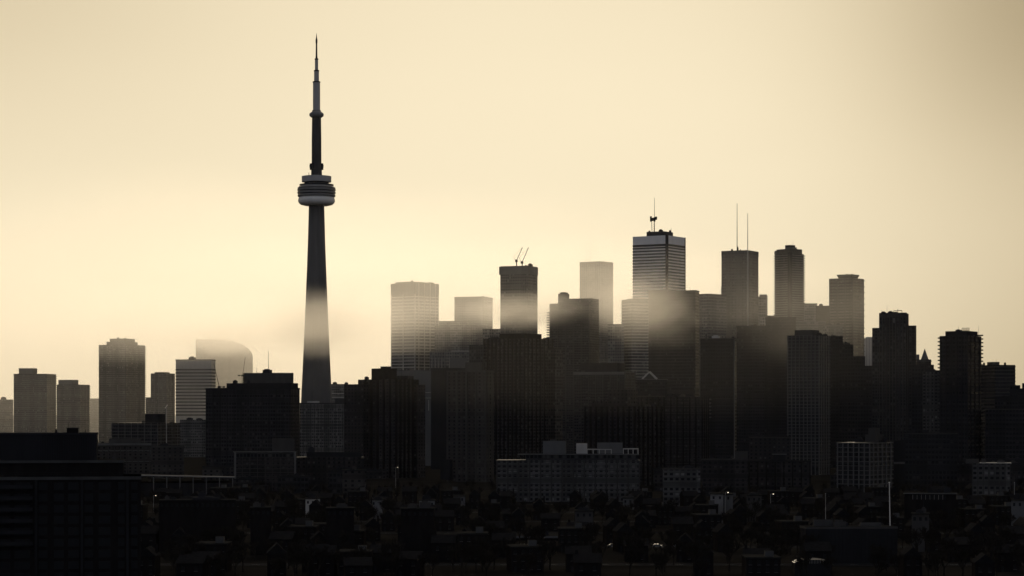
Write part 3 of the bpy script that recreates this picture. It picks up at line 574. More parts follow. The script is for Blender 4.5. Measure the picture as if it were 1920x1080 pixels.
# mid rises to the right
b = B(AB, 'small grey block standing right of the long nine storey apartment block', 'building', 1243, 1313, 880, 1330, mat='f_pale', depth=16); b.parapet('mid', 0.8).bands('floor_edge', 'mid', 2.9, 0.3, 0.3).units([(1255, 1262, 876)])
b = B(AB, 'dim terrace of low flats with roof huts right of the small grey block', 'building', 1316, 1402, 862, 1500, mat='f_brick', depth=18); b.box('roof_hut', 1378, 1402, 846, 863, 'mid').parapet('mid', 0.7).bands('floor_edge', 'dark', 2.9, 0.3, 0.3).units([(1330, 1338, 857), (1345, 1362, 858)])
b = B(AB, 'dark low flats with one pale roof edge left of the pale frame mid rise', 'building', 1404, 1520, 866, 1520, mat='f_brick', depth=18); b.box('roof_edge', 1448, 1475, 851, 853, 'grey').box('roof_hut', 1450, 1473, 853, 867, 'dark').parapet('dark', 0.8).piers(8, 0, 0.8, 0.5, 'brick')
b = B(AB, 'mid rise block with pale frame grid and roof plant on the right', 'building', 1570, 1674, 830, 1500, S=1632, theta=26, mat='f_dark')
b.bands('floor_edge', 'grey', 3.0, 0.45, 0.5, z1=b.z1 - 0.4).piers(7, 5, 0.7, 0.7, 'grey').roof(1622, 1656, 815, 'mid').box('roof_tank', 1628, 1650, 803, 816, 'mid').units([(1606, 1622, 820), (1656, 1662, 818)])
b = B(OT, 'dark windowless block right of the pale frame mid rise', 'building', 1676, 1700, 826, 1650, mat='dark'); b.box('pale_ledge', 1676, 1698, 866, 870, 'grey', 1)
b = B(OT, 'wide black block with straight roof at the foot of the balconied black condo', 'building', 1698, 1795, 813, 1600, mat='f_dark', depth=30); b.parapet('mid', 0.6).bands('spandrel', 'dark', 3.4, 0.6, 0.3).units([(1730, 1742, 807), (1700, 1704, 808)])
b = B(AB, 'grey low block with bright roof line near the right edge', 'building', 1824, 1895, 869, 1350, mat='f_pale', depth=16); b.box('roof_line', 1838, 1896, 868, 870, 'pale', 0.4).box('roof_hut', 1812, 1836, 861, 870, 'mid').piers(8, 0, 0.5, 0.4, 'mid')
b = B('school_building', 'low building with a lit row of top windows on the right', 'building', 1697, 1793, 926, 1080, mat='brick', depth=18)
b.box('roof_line', 1695, 1795, 925, 926.5, 'grey', 0.6)
for i in range(8):
    x_ = b.x0 + 4 + i * 2.0; w_ = MB().box(x_, x_ + 1.5, b.y0 - .12, b.y0 + .1, b.z(937), b.z(928)).build('window', 'glass', b.root); MB().box(x_ - .12, x_ - .002, b.y0 - .2, b.y0 + .05, b.z(937), b.z(928)).build('frame', 'pale', w_)

# long shed with light fascia
b = B('long_shed', 'long low shed with pale fascia strip at the centre bottom', 'building', 921, 1113, 1006, 980, mat='brick', depth=16)
b.box('fascia', 920, 1114, 1005, 1009, 'grey', 1.0)
for i in range(12):
    x_ = b.x0 + 1.5 + i * 3.6; MB().box(x_, x_ + 2.2, b.y0 - .1, b.y0 + .1, b.z(1020), b.z(1012)).build('window', 'glass', b.root)
b = B('ribbed_shed', 'black shed with ribbed wall and sloping roof edge at the lower right', 'building', 1500, 1682, 992, 830, S=1512, theta=78, mat='dark')
b.piers(3, 24, 0.25, 0.2, 'dark').box('roof_edge', 1499, 1683, 988, 992, 'mid').box('roof_box', 1524, 1562, 976, 989, 'dark_concrete').box('roof_box', 1612, 1652, 981, 989, 'dark_concrete').units([(1575, 1580, 980, 988)])
# shiny ribbed barrel roof
g_ = empty('greenhouse', (xat(1524, 770), 770, 0)); tag(g_, 'glinting curved ribbed glass roof at the bottom right edge', 'greenhouse')
w2 = 34 * K * 770; z0 = zat(1056, 770); z1 = zat(1049, 770)
MB().box(-w2, w2, 0, 8, 0, z0).build('wall', 'dark', g_)
m_ = MB(); N = 24
arc = [(-w2 + 2 * w2 * i / N, z0 + (z1 - z0) * math.sin(math.pi * i / N) ** 0.6 if 0 < i < N else z0) for i in range(N + 1)]
for (xa, za), (xb, zb) in zip(arc, arc[1:]): m_.face([(xa, 0, za), (xb, 0, zb), (xb, 8, zb), (xa, 8, za)])
m_.face([(x, 0, z) for x, z in reversed(arc)] ); m_.face([(x, 8, z) for x, z in arc])
m_.build('glass_roof', 'glass', g_)
for i in range(1, N): xa, za = arc[i]; MB().bar((xa, -.1, z0 - .1), (xa, -.1, za + .1), 0.09, 4).bar((xa, -.1, za + .1), (xa, 8, za + .1), 0.09, 4).build('rib', 'metal_roof', g_)

# ================================================================== BLACK CORNER BUILDING, LOWER LEFT
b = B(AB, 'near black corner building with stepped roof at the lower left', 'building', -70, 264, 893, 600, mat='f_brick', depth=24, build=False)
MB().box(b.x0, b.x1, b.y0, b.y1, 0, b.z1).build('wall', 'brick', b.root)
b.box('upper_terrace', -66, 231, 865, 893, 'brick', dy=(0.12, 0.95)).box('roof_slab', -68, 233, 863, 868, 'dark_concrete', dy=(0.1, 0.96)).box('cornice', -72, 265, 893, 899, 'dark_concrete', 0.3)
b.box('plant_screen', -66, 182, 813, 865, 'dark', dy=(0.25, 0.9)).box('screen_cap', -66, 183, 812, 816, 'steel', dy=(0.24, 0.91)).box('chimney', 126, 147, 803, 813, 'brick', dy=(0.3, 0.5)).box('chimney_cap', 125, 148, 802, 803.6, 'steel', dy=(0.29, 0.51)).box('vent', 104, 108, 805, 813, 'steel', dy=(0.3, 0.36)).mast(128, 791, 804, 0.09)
x0, x1, _, _ = b.span(75, 182)
for i in range(24): MB().box(x0 + (x1 - x0) * i / 24, x0 + (x1 - x0) * i / 24 + 0.12, b.y0 + .25 * b.b - .1, b.y0 + .25 * b.b + .05, b.z(862), b.z(818)).build('screen_rib', 'steel', b.root)
fl = 2.95
for ci, (L_, R_) in enumerate(((4, 24), (32, 60), (76, 92), (104, 122), (130, 150), (160, 176), (186, 208), (222, 234), (246, 258))):
    for rj in range(9):
        x0, x1, _, _ = b.span(L_, R_); z1 = b.z1 - 1.5 - rj * fl
        if z1 < 8: continue
        w_ = MB().box(x0, x1, b.y0 - .06, b.y0 + .2, z1 - 1.9, z1).build('window', 'glass', b.root)
        fr = MB().box(x0 - .1, x1 + .1, b.y0 - .16, b.y0 + .1, z1 - 2.02, z1 - 1.9).box((x0 + x1) / 2 - .05, (x0 + x1) / 2 + .05, b.y0 - .1, b.y0 + .1, z1 - 1.9, z1).build('frame', 'dark', w_)
for px in (69, 153, 237): b.box('pier', px, px + 5, 899, None, 'dark', 0, dy=(-0.02, 0.05))
for rj in range(6):
    x0, x1, _, _ = b.span(-60, 66); z_ = b.z1 - 3.1 - rj * fl; m_ = MB().box(x0, x1, b.y0 - 1.5, b.y0, z_, z_ + .2).box(x0, x1, b.y0 - 1.5, b.y0 - 1.42, z_ + .2, z_ + 1.05); m_.build('balcony', 'dark', b.root)
x0, x1, _, _ = b.span(-66, 262); m_ = MB(); yr = b.y0 + .3
for zz in (.55, 1.05): m_.bar((x0, yr, b.z1 + zz), (x1, yr, b.z1 + zz), .03, 4)
for i in range(27): m_.bar((x0 + (x1 - x0) * i / 26, yr, b.z1 - .1), (x0 + (x1 - x0) * i / 26, yr, b.z1 + 1.05), .025, 4)
m_.build('railing', 'steel', b.root); b.mast(52, 800, 813, .05).mast(238, 872, 893, .05, name='vent_pipe').mast(196, 848, 864, .07, name='vent_pipe').mast(160, 806, 813, .12, name='vent_pipe')
for px, py in ((20, 852), (122, 846), (210, 855)): b.units([(px, px + 8, py, 864)], 'dark_concrete')

# ================================================================== LOW ROOFS IN FRONT
def house_proto(kind):
    r = empty('row_house', (0, 0, 0))
    w, d, h = ((6.2, 11, 7.0), (8.5, 12, 6.4), (11, 14, 8.6))[kind]
    MB().box(-w / 2, w / 2, 0, d, 0, h).build('wall', 'brick', r)
    if kind == 0:
        m_ = MB(); e = .35; zr = h + 3.0
        m_.face([(-w/2-e, -e, h), (w/2+e, -e, h), (0, -e, zr)]); m_.face([(w/2+e, d+e, h), (-w/2-e, d+e, h), (0, d+e, zr)])
        m_.face([(-w/2-e, -e, h), (0, -e, zr), (0, d+e, zr), (-w/2-e, d+e, h)]); m_.face([(w/2+e, -e, h), (w/2+e, d+e, h), (0, d+e, zr), (0, -e, zr)]); m_.face([(-w/2-e, -e, h), (-w/2-e, d+e, h), (w/2+e, d+e, h), (w/2+e, -e, h)])
        rf = m_.build('roof', 'shingle', r); MB().box(w/2 - 1.0, w/2 - .2, d*.6, d*.6 + .9, h + .5, zr + .9).build('chimney', 'brick', rf)
    elif kind == 1:
        m_ = MB(); e = .4; zr = h + 2.6
        m_.face([(-w/2-e, -e, h), (w/2+e, -e, h), (w/2+e, d/2, zr), (-w/2-e, d/2, zr)]); m_.face([(w/2+e, d+e, h), (-w/2-e, d+e, h), (-w/2-e, d/2, zr), (w/2+e, d/2, zr)])
        m_.face([(w/2+e, -e, h), (w/2+e, d+e, h), (w/2+e, d/2, zr)]); m_.face([(-w/2-e, d+e, h), (-w/2-e, -e, h), (-w/2-e, d/2, zr)]); m_.face([(-w/2-e, -e, h), (-w/2-e, d+e, h), (w/2+e, d+e, h), (w/2+e, -e, h)])
        rf = m_.build('roof', 'shingle', r); MB().box(-w/2 + .3, -w/2 + 1.2, d*.45, d*.45 + 1, h + 1, zr + 1).build('chimney', 'brick', rf)
    else:
        rf = MB().box(-w/2 - .2, w/2 + .2, -.2, d + .2, h, h + .5).build('roof', 'roof', r); MB().box(w*.1, w*.35, d*.3, d*.55, h + .5, h + 2.4).build('roof_hut', 'dark_concrete', rf)
    n = 2 if kind < 2 else 4
    for fz in ((1.0, 4.0) if kind < 2 else (1.0, 3.9, 6.5)):
        for i in range(n):
            x_ = -w/2 + w * (i + .5) / n
            if fz < 2 and i == 0: continue
            wd = MB().box(x_ - .5, x_ + .5, -.05, .1, fz, fz + 1.5).build('window', 'glass', r)
            MB().box(x_ - .62, x_ + .62, -.14, .05, fz - .14, fz - .002).build('sill', 'grey', wd)
    MB().box(-w/2 + w*.5/n - .45, -w/2 + w*.5/n + .45, -.06, .1, 0, 2.1).build('door', 'dark', r)
    return r
def copy_tree(o, parent=None):
    c = o.copy(); col.objects.link(c); c.parent = parent
    for ch in o.children: copy_tree(ch, c)
    return c
HL = ('dark gabled brick house among the black roofs at the bottom', 'dark brick house with roof ridge facing across the bottom of the view', 'dark flat roofed low block among the black roofs at the bottom')
HG = ('gabled houses in the foreground', 'side ridged houses in the foreground', 'flat roofed blocks in the foreground')
protos = [house_proto(k) for k in range(3)]; used = [False] * 3
occ = []
def free(x, y, rad):
    if any((x - a) ** 2 + (y - b_) ** 2 < (rad + c) ** 2 for a, b_, c in occ): return False
    occ.append((x, y, rad)); return True
# keep the named low buildings clear
for px, Y, rad in ((1017, 985, 26), (1065, 1400, 48), (1590, 850, 24), (1524, 775, 11), (1745, 1085, 16), (1278, 1338, 14), (340, 1520, 38), (1860, 1358, 14), (90, 610, 26), (960, 1405, 30), (1160, 1405, 30), (940, 985, 10), (1100, 985, 10)): occ.append((xat(px, Y), Y, rad))
spots = []
for row in range(26):
    Y = 735 + row * 27 + rnd.uniform(-4, 4)
    if row % 4 == 3: continue                         # streets run across here
    x = xat(-20, Y); end = xat(1940, Y)
    while x < end:
        k = rnd.choices((0, 1, 2), (5, 4, 2))[0]; wd = (6.6, 9.2, 11.8)[k]; x += wd / 2
        if rnd.random() < 0.55 and free(x, Y + 6, 5.0): spots.append((x, Y, k))
        x += wd / 2 + rnd.choice((0.3, 0.3, 2, 7))
rnd.shuffle(spots); spots = spots[:240]
for (x, Y, k) in spots:
    o = protos[k] if not used[k] else copy_tree(protos[k]); used[k] = True
    o.location = (x, Y, 0); o.rotation_euler = (0, 0, rnd.choice((0, 0, 0, 0.12, -0.1))); s_ = rnd.uniform(0.9, 1.15); o.scale = (1, 1, s_)
    tag(o, HL[k], 'house', HG[k])
# the pale walls that catch the sky
def pale_house(label, L, Rr, top, bot, Y, mat='brick_light', roofm='roof'):
    b = B('low_building', label, 'building', L, Rr, top, Y, mat=mat, depth=10, body='wall')
    b.box('roof_edge', L - 1, Rr + 1, top - 1, top + 0.6, roofm, 0.3)
    n = max(1, int((Rr - L) / 9))
    for i in range(n):
        x_ = b.x0 + b.a * (i + .5) / n; MB().box(x_ - .5, x_ + .5, b.y0 - .05, b.y0 + .1, b.z1 - 2.6, b.z1 - 1.2).build('window', 'glass', b.root)
    return b
pale_house('pale square gable wall left of centre among dark roofs', 694, 720, 937, 952, 1180)
pale_house('pale wall with bright top below the brown brick condo slab', 786, 815, 938, 953, 1160)
pale_house('dim grey box wall under the foot of the brown condo', 850, 872, 930, 948, 1230, 'grey')
pale_house('small pale strip wall beneath the pale framed apartment slab', 573, 600, 935, 942, 1200, 'pale')
pale_house('brightest white wall right of centre with lit lamp above', 1332, 1356, 926, 948, 1130, 'brick_light')
pale_house('dull pale wall joined right of the brightest white wall', 1357, 1374, 927, 948, 1135, 'grey')
pale_house('pale low shop under the right end of the long apartment block', 1168, 1205, 934, 942, 1290, 'grey')
pale_house('grey flat box among dark roofs left of the tall leaning pole', 1400, 1428, 929, 946, 1150, 'mid')
pale_house('dim square box house below the school building', 1710, 1742, 964, 990, 900, 'mid')
pale_house('pale white porch house at the far right edge', 1897, 1940, 938, 962, 1000, 'grey')
pale_house('dark box with pale post at the middle bottom right of centre', 1078, 1112, 958, 975, 1050, 'mid')
pale_house('black block with flat lift hut at the bottom left of centre', 612, 664, 953, 990, 860, 'brick')
pale_house('black block with flat roof below the brown condo slab', 752, 814, 954, 990, 850, 'brick')
pale_house('black flat block right of the near black corner building', 470, 508, 952, 985, 880, 'brick')
b = pale_house('dark flat block with roof plant right of the near black corner building', 300, 442, 938, 985, 900, 'brick'); b.units([(372, 386, 922, 937), (362, 412, 931, 937), (322, 330, 932, 937)])

# ------------------------------------------------------------------ trees: bare limbs and twigs
def tree_proto(seed):
    r_ = random.Random(seed); root = empty('bare_tree', (0, 0, 0)); tr = MB(); tw_ = MB()
    def grow(p, d, L, rad, lev):
        q = p + d * L; (tr if lev < 2 else tw_).bar(p, q, rad, 5 if lev < 2 else 3, rad * 0.62)
        if lev >= 5: return
        for i in range(3 if lev else 5):
            a = Vector((r_.uniform(-1, 1), r_.uniform(-1, 1), r_.uniform(-.1, 1))).normalized()
            nd = (d * 0.75 + a * (0.75 if lev else .6)).normalized(); grow(p + d * L * r_.uniform(.65, 1), nd, L * r_.uniform(.6, .82), max(.065, rad * .6), lev + 1)
    grow(Vector((0, 0, -.1)), Vector((0.03, 0, 1)), 3.6, 0.27, 0)
    tr.build('trunk', 'bark', root); tw_.build('crown', 'twig', root); return root
tps = [tree_proto(s) for s in (3, 11, 29)]; tu = [False] * 3; n = 0
for _ in range(9000):
    if n >= 295: break
    Y = 735 + 420 * rnd.random() ** 1.3; px = rnd.uniform(255 if Y < 900 else 200, 1930); x = xat(px, Y)
    if not free(x, Y, 1.5): continue
    k = rnd.randrange(3); o = tps[k] if not tu[k] else copy_tree(tps[k]); tu[k] = True; n += 1
    s_ = rnd.uniform(.7, 1.25); o.location = (x, Y, 0); o.rotation_euler = (0, 0, rnd.uniform(0, 6.28)); o.scale = (s_, s_, s_ * rnd.uniform(.9, 1.15))
    tag(o, 'dark bare tree standing among the low roofs at the bottom', 'tree', 'bare trees among the low roofs')
far = MB(); fr_ = random.Random(5); cnt = 0
for _ in range(9000):
    if cnt >= 420: break
    Y = fr_.uniform(1120, 1620); x = xat(fr_.uniform(190, 1935), Y)
    if not free(x, Y, 2.0): continue
    cnt += 1; hgt = fr_.uniform(6, 11); far.bar((x, Y, 0), (x, Y, hgt * .45), .22, 4, .14)
    for i in range(95):
        a = fr_.uniform(0, 6.283); e_ = fr_.uniform(.15, 1.4); L_ = hgt * fr_.uniform(.3, .58); z_ = hgt * fr_.uniform(.25, .5)
        d_ = Vector((math.cos(a) * math.cos(e_), math.sin(a) * math.cos(e_), math.sin(e_))); p_ = Vector((x, Y, z_)) + d_ * L_ * fr_.uniform(0, .45); q_ = p_ + d_ * L_ * .75; w_ = Vector((fr_.uniform(-.2, .2), fr_.uniform(-.2, .2), fr_.uniform(-.1, .1)))
        far.face([p_ - w_, p_ + w_, q_])
o = far.build('distant_trees', 'twig'); tag(o, 'dark mass of bare tree tops between the low roofs and the towers', 'trees', kind='stuff')

# ------------------------------------------------------------------ streets, kerbs, parked cars, poles
def struct(name, mb, mat): o = mb.build(name, mat); tag(o, kind='structure'); return o
me = MB(); me.face([(-20000, -2000, 0), (20000, -2000, 0), (20000, 38000, 0), (-20000, 38000, 0)]); struct('ground', me, 'ground')
for row in (3, 7, 11, 15, 19, 23):
    Yc = 735 + row * 27 + 9
    m_ = MB(); m_.face([(-420, Yc - 4, .004), (420, Yc - 4, .004), (420, Yc + 4, .004), (-420, Yc + 4, .004)]); struct('road', m_, 'asphalt')
    for sgn in (-1, 1):
        ya, yb = sorted((Yc + sgn * 4, Yc + sgn * 6.2)); struct('pavement', MB().box(-420, 420, ya, yb, -.05, .13), 'pavement')
    m_ = MB(); x = -400
    while x < 400: m_.face([(x, Yc - .07, .008), (x + 3, Yc - .07, .008), (x + 3, Yc + .07, .008), (x, Yc + .07, .008)]); x += 9
    struct('road_marking', m_, 'marking')
def car_proto():
    r = empty('parked_car', (0, 0, 0))
    prof = [(-2.2, .35), (2.2, .35), (2.25, .75), (1.3, .95), (.7, 1.42), (-1.1, 1.45), (-1.9, .98), (-2.25, .9)]; m_ = MB()
    n = len(prof)
    for i in range(n): j = (i + 1) % n; m_.face([(prof[i][0], -.85, prof[i][1]), (prof[i][0], .85, prof[i][1]), (prof[j][0], .85, prof[j][1]), (prof[j][0], -.85, prof[j][1])])
    m_.face([(x, -.85, z) for x, z in prof]); m_.face([(x, .85, z) for x, z in reversed(prof)]); m_.build('body', 'paint_car', r)
    MB().prism([(-1.5, .98), (1.0, .98), (.6, 1.36), (-1.05, 1.38)], -.865, .865).mesh('x')
    for s_ in (-.87, .85): m_ = MB(); m_.face([(-1.5, s_, 1.0), (1.05, s_, 1.0), (.62, s_, 1.36), (-1.05, s_, 1.38)]); w_ = m_.build('side_window', 'glass', r)
    for x_ in (-1.35, 1.35):
        for y_ in (-.8, .8): MB().bar((x_, y_ - .12, .33), (x_, y_ + .12, .33), .33, 12).build('wheel', 'rubber', r)
    return r
cp = car_proto(); first = True
Yc = 735 + 7 * 27 + 9
for i, px in enumerate((930, 948, 962, 985, 1150, 1176, 1204, 1232, 1262, 1300)):
    o = cp if first else copy_tree(cp); first = False
    o.location = (xat(px, Yc - 3), Yc - 2.9, 0.004); o.rotation_euler = (0, 0, R(180) if i % 3 == 0 else 0)
    tag(o, 'dark parked car along the street at the centre bottom', 'car', 'cars parked along the street')
def pole(name, label, cat, px, top, Y, r=.12, lean=0.0, lit=False, mat='mast_paint'):
    p = empty(name, (xat(px, Y), Y, 0)); tag(p, label, cat); zt = zat(top, Y)
    MB().bar((0, 0, 0), (lean, 0, zt), r, 8, r * .6).build('pole', mat, p)
    if lit:
        MB().bar((lean, 0, zt - .1), (lean + 1.2, -.3, zt + .1), .06, 5).build('arm', mat, p)
        h = MB().box(lean + .9, lean + 1.7, -.5, -.1, zt - .05, zt + .16).build('lamp_housing', 'steel', p); MB().box(lean + 1.0, lean + 1.6, -.56, -.5, zt - .25, zt + .1).build('lamp', 'lamp', h)
    else: MB().lathe([(.01, zt + .3), (r * 1.6, zt + .15), (r * 1.6, zt), (.01, zt - .1)], 8, lean, 0).build('finial', mat, p)
    return p
pole('flag_pole', 'tall pale leaning pole rising above the ribbed shed at lower right', 'pole', 1670, 905, 840, .22, -0.5, mat='white_paint')
pole('flag_pole', 'dim upright pole over the left part of the ribbed shed', 'pole', 1548, 926, 840, .1)
pole('flag_pole', 'thin pole at the far right edge above the pale porch house', 'pole', 1902, 905, 1010, .1)
pole('street_lamp', 'lit street lamp above the brightest white wall', 'street lamp', 1360, 923, 1120, .09, lit=True)
pole('street_lamp', 'lit street lamp right of the white wall under the low flats', 'street lamp', 1445, 926, 1150, .09, lit=True)
pole('street_lamp', 'lit street lamp at the foot of the stepped brick tower', 'street lamp', 742, 876, 1500, .1, lit=True)
pole('street_lamp', 'lit street lamp beside the low hall at the left', 'street lamp', 288, 929, 1250, .09, lit=True)

# filler blocks between the front towers and the low roofs
for i in range(34):
    Y = rnd.uniform(1480, 1950); px = rnd.uniform(270, 1900); w = rnd.uniform(30, 75)
    if 1565 < px + w and px < 1680 and Y < 1560: continue
    top = rnd.uniform(868, 905) if px < 1300 else rnd.uniform(852, 900)
    x = xat(px + w / 2, Y)
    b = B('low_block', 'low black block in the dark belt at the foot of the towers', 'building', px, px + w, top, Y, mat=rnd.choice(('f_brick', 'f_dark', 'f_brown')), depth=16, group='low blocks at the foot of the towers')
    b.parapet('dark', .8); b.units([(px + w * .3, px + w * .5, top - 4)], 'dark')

# ================================================================== AIR: haze and fog banks
def vol_mat(name, density, aniso, color=(1, 1, 1), even=True, wisps=0.7, scale=2.2, seed=0.0, power=1.6, warp=1.1):
    m = bpy.data.materials.new(name); m.use_nodes = True; nt = m.node_tree; nt.nodes.clear()
    out = nt.nodes.new("ShaderNodeOutputMaterial"); pv = nt.nodes.new("ShaderNodeVolumePrincipled")
    pv.inputs["Color"].default_value = color + (1,); pv.inputs["Anisotropy"].default_value = aniso; pv.inputs["Density"].default_value = density
    nt.links.new(pv.outputs[0], out.inputs["Volume"])
    if not even:
        tc = nt.nodes.new("ShaderNodeTexCoord"); ln = nt.nodes.new("ShaderNodeVectorMath"); ln.operation = 'LENGTH'
        wn = nt.nodes.new("ShaderNodeTexNoise"); wn.inputs["Scale"].default_value = 1.3; wn.inputs["Detail"].default_value = 2; mw_ = nt.nodes.new("ShaderNodeMapping"); mw_.inputs["Location"].default_value = (seed * 2.3, seed, seed * 3.1)
        nt.links.new(tc.outputs["Object"], mw_.inputs[0]); nt.links.new(mw_.outputs[0], wn.inputs["Vector"])
        wo = nt.nodes.new("ShaderNodeVectorMath"); wo.operation = 'MULTIPLY_ADD'; nt.links.new(wn.outputs["Color"], wo.inputs[0]); wo.inputs[1].default_value = (warp, warp, warp)
        ws_ = nt.nodes.new("ShaderNodeVectorMath"); ws_.operation = 'SUBTRACT'; nt.links.new(tc.outputs["Object"], ws_.inputs[0]); ws_.inputs[1].default_value = (warp / 2, warp / 2, warp / 2); nt.links.new(ws_.outputs[0], wo.inputs[2])
        nt.links.new(wo.outputs[0], ln.inputs[0])
        edge = nt.nodes.new("ShaderNodeVectorMath"); edge.operation = 'LENGTH'; nt.links.new(tc.outputs["Object"], edge.inputs[0])
        guard = math_node(nt, 'MULTIPLY', math_node(nt, 'SUBTRACT', 1.0, edge.outputs["Value"], clamp=True), 4.0, clamp=True)
        fall = math_node(nt, 'SUBTRACT', 1.0, math_node(nt, 'POWER', ln.outputs["Value"], 2.0), clamp=True)
        fall = math_node(nt, 'MULTIPLY', math_node(nt, 'POWER', fall, power), guard)
        mp = nt.nodes.new("ShaderNodeMapping"); mp.inputs["Location"].default_value = (seed, seed * 1.7, seed * .6); nt.links.new(tc.outputs["Object"], mp.inputs["Vector"])
        nz = nt.nodes.new("ShaderNodeTexNoise"); nz.inputs["Scale"].default_value = scale; nz.inputs["Detail"].default_value = 5; nt.links.new(mp.outputs[0], nz.inputs["Vector"])
        w = math_node(nt, 'MULTIPLY_ADD', nz.outputs[0], 2.4 * wisps, 1 - 1.2 * wisps); w = math_node(nt, 'MAXIMUM', w, 0.0)
        nt.links.new(math_node(nt, 'MULTIPLY', math_node(nt, 'MULTIPLY', fall, w), density), pv.inputs["Density"])
    return m
AN = 0.66
hz = MB().box(-4200, 4200, -60, 8000, -1, 720).mesh('haze'); o = link('haze', hz, vol_mat('thin_haze', 1.2e-6, AN)); tag(o, 'thin even haze over the whole city', 'haze', kind='stuff')
def fog(label, px, py, Y, rx, rz, ry, density, wisps=.7, seed=0.0, scale=2.2, power=1.6, warp=1.1):
    """bank of mist: centre by photo position, half sizes rx, rz in photo pixels at its distance, ry in metres"""
    bm = bmesh.new(); bmesh.ops.create_icosphere(bm, subdivisions=3, radius=1.02); me = bpy.data.meshes.new('fog_bank'); bm.to_mesh(me); bm.free()
    o = link('fog_bank', me, vol_mat('drifting_fog', density, AN, (1.0, 0.965, 0.895), even=False, wisps=wisps, seed=seed, scale=scale, power=power, warp=warp)); o.location = (xat(px, Y), Y, zat(py, Y)); o.scale = (rx * K * Y, ry, rz * K * Y)
    tag(o, label, 'fog', kind='stuff')
fog('bank of fog across the lower shaft of the needle tower', 590, 606, 2790, 420, 78, 130, .0068, .5, 1.0, scale=2.6, power=1.9, warp=.8)
fog('fog drifting over the left office towers', 330, 606, 3150, 480, 100, 130, .0034, .4, 2.0, power=2.2, warp=.35)
fog('fog swallowing the top of the rounded office tower', 425, 632, 4500, 110, 46, 140, .006, .7, 12.0, scale=2.6, power=1.6)
fog('low mist around the feet of the far left towers', 150, 745, 3050, 560, 170, 120, .0003, .3, 2.7, power=1.0, warp=.3)
fog('fog across the middle of the crane topped tower', 985, 584, 2740, 150, 46, 110, .0062, .9, 3.3, scale=3.2, power=1.8, warp=.7)
fog('fog veil over the top of the black glass slab', 1190, 566, 2655, 130, 74, 100, .0046, .8, 4.4, scale=3.0, power=2.0)
fog('lower fog wisp on the face of the black glass slab', 1225, 606, 2630, 120, 66, 90, .0024, .95, 8.2, scale=3.2, power=2.0)
fog('thin fog between the right towers', 1530, 600, 2440, 280, 115, 100, .0012, .9, 5.0, scale=3.0, power=2.2)
fog('veil of mist before the tall towers right of centre', 1290, 550, 2690, 680, 120, 50, .0011, .5, 5.5, power=1.2, warp=.4)
fog('faint mist among the front towers', 1150, 660, 1610, 860, 150, 60, .00017, .4, 9.5, power=1.1, warp=.5)
fog('wide fog behind the front towers', 850, 525, 3350, 850, 115, 250, .0016, .5, 6.0, scale=3.0, power=1.3)
fog('distant fog behind the far towers', 500, 690, 4700, 1500, 420, 900, .0007, .3, 7.0, power=1.0)

# ================================================================== SKY AND SUN
SUN_AZ, SUN_EL = R(-5), R(20)
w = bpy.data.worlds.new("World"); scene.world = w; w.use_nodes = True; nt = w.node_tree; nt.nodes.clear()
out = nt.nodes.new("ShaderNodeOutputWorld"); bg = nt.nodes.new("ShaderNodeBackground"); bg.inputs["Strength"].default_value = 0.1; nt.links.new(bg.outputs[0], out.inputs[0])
sky = nt.nodes.new("ShaderNodeTexSky"); sky.sky_type = 'NISHITA'; sky.sun_disc = False; sky.sun_elevation = SUN_EL; sky.sun_rotation = SUN_AZ; sky.dust_density = 6; sky.air_density = 1.2
bw = nt.nodes.new("ShaderNodeRGBToBW"); nt.links.new(sky.outputs[0], bw.inputs[0])
tc = nt.nodes.new("ShaderNodeTexCoord"); sp = nt.nodes.new("ShaderNodeSeparateXYZ"); nt.links.new(tc.outputs["Generated"], sp.inputs[0])
X_, Y_, Z_ = sp.outputs
mn = lambda op, a, b=None, c=None, cl=False: math_node(nt, op, a, b, c, cl)
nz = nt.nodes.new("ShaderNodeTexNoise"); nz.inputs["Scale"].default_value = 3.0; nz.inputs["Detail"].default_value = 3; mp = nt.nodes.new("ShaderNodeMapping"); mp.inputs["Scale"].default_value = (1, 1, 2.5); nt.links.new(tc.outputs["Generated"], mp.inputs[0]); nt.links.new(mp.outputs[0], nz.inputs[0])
GX, GZ = (600 - 960) * K, (HOR - 320) * K           # centre of the bright part of the sky, as a direction
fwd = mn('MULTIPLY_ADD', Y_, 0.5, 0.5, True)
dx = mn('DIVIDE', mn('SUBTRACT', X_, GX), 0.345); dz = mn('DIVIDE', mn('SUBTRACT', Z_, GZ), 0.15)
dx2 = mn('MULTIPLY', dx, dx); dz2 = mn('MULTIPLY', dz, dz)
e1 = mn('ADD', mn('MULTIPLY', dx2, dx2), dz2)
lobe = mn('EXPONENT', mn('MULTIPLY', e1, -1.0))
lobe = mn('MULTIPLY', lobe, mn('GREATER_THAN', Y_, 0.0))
cx, cz = (1930 - 960) * K, (HOR - 10) * K           # vignette: upper right corner darkened in the sky colour
d2 = mn('ADD', mn('POWER', mn('DIVIDE', mn('SUBTRACT', X_, cx), 0.075), 2.0), mn('POWER', mn('DIVIDE', mn('SUBTRACT', Z_, cz), 0.075), 2.0))
vignette = mn('MULTIPLY', mn('EXPONENT', mn('MULTIPLY', d2, -1.0)), mn('GREATER_THAN', Y_, 0.0))
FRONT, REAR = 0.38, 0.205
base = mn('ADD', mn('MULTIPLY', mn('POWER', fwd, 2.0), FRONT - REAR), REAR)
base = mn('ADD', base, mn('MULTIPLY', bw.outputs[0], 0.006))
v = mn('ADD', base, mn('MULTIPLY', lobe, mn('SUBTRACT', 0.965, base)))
v = mn('MULTIPLY', v, mn('MULTIPLY_ADD', vignette, -0.36, 1.0))
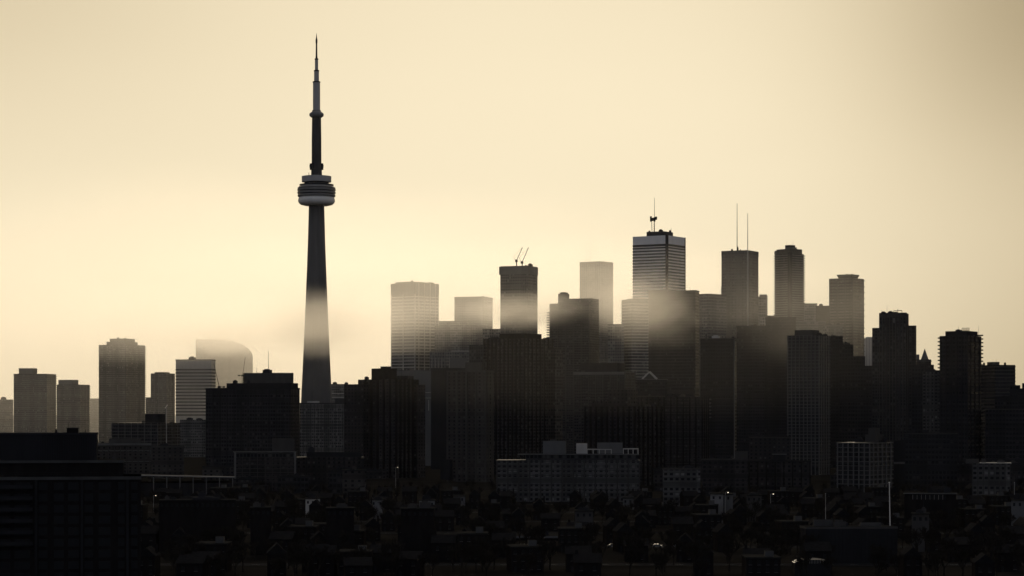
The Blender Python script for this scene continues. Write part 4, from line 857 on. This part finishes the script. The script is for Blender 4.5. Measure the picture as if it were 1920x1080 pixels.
d3 = mn('ADD', mn('POWER', mn('DIVIDE', mn('SUBTRACT', X_, (-60 - 960) * K), 0.13), 2.0), mn('POWER', mn('DIVIDE', mn('SUBTRACT', Z_, (HOR + 80) * K), 0.10), 2.0))  # upper left corner vignette, likewise darkened into the sky colour
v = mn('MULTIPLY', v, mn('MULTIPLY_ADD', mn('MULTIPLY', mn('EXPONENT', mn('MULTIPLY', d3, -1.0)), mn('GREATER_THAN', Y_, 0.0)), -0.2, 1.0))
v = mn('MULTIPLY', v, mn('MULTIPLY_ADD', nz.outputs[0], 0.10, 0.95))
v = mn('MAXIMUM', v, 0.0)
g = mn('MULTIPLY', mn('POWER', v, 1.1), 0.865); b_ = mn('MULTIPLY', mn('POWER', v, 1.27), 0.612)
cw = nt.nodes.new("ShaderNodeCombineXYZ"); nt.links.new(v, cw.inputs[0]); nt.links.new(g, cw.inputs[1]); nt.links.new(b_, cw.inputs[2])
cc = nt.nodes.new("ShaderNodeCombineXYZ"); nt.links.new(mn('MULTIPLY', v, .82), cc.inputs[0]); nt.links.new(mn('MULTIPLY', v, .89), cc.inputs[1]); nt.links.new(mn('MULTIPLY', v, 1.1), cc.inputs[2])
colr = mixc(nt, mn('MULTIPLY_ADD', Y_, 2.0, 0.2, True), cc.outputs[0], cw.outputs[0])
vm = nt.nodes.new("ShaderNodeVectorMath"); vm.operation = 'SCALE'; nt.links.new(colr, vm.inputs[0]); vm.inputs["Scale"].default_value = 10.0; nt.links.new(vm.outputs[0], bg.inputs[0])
sd = bpy.data.lights.new("sun", 'SUN'); sd.energy = 1.75; sd.angle = R(30); sd.color = (1.0, 0.84, 0.62); so = bpy.data.objects.new("sun", sd); col.objects.link(so)
d = Vector((math.sin(SUN_AZ) * math.cos(SUN_EL), math.cos(SUN_AZ) * math.cos(SUN_EL), math.sin(SUN_EL))); so.rotation_euler = d.to_track_quat('Z', 'Y').to_euler(); so.location = d * 3000

scene.view_settings.view_transform = 'Standard'; scene.view_settings.look = 'None'; scene.view_settings.exposure = 0.0; scene.view_settings.gamma = 1.0; scene.view_settings.use_curve_mapping = False
cy = scene.cycles; cy.max_bounces = 5; cy.diffuse_bounces = 1; cy.glossy_bounces = 1; cy.volume_bounces = 3; cy.transparent_max_bounces = 8; cy.use_denoising = True
cy.volume_step_rate = 1.7; cy.volume_max_steps = 128
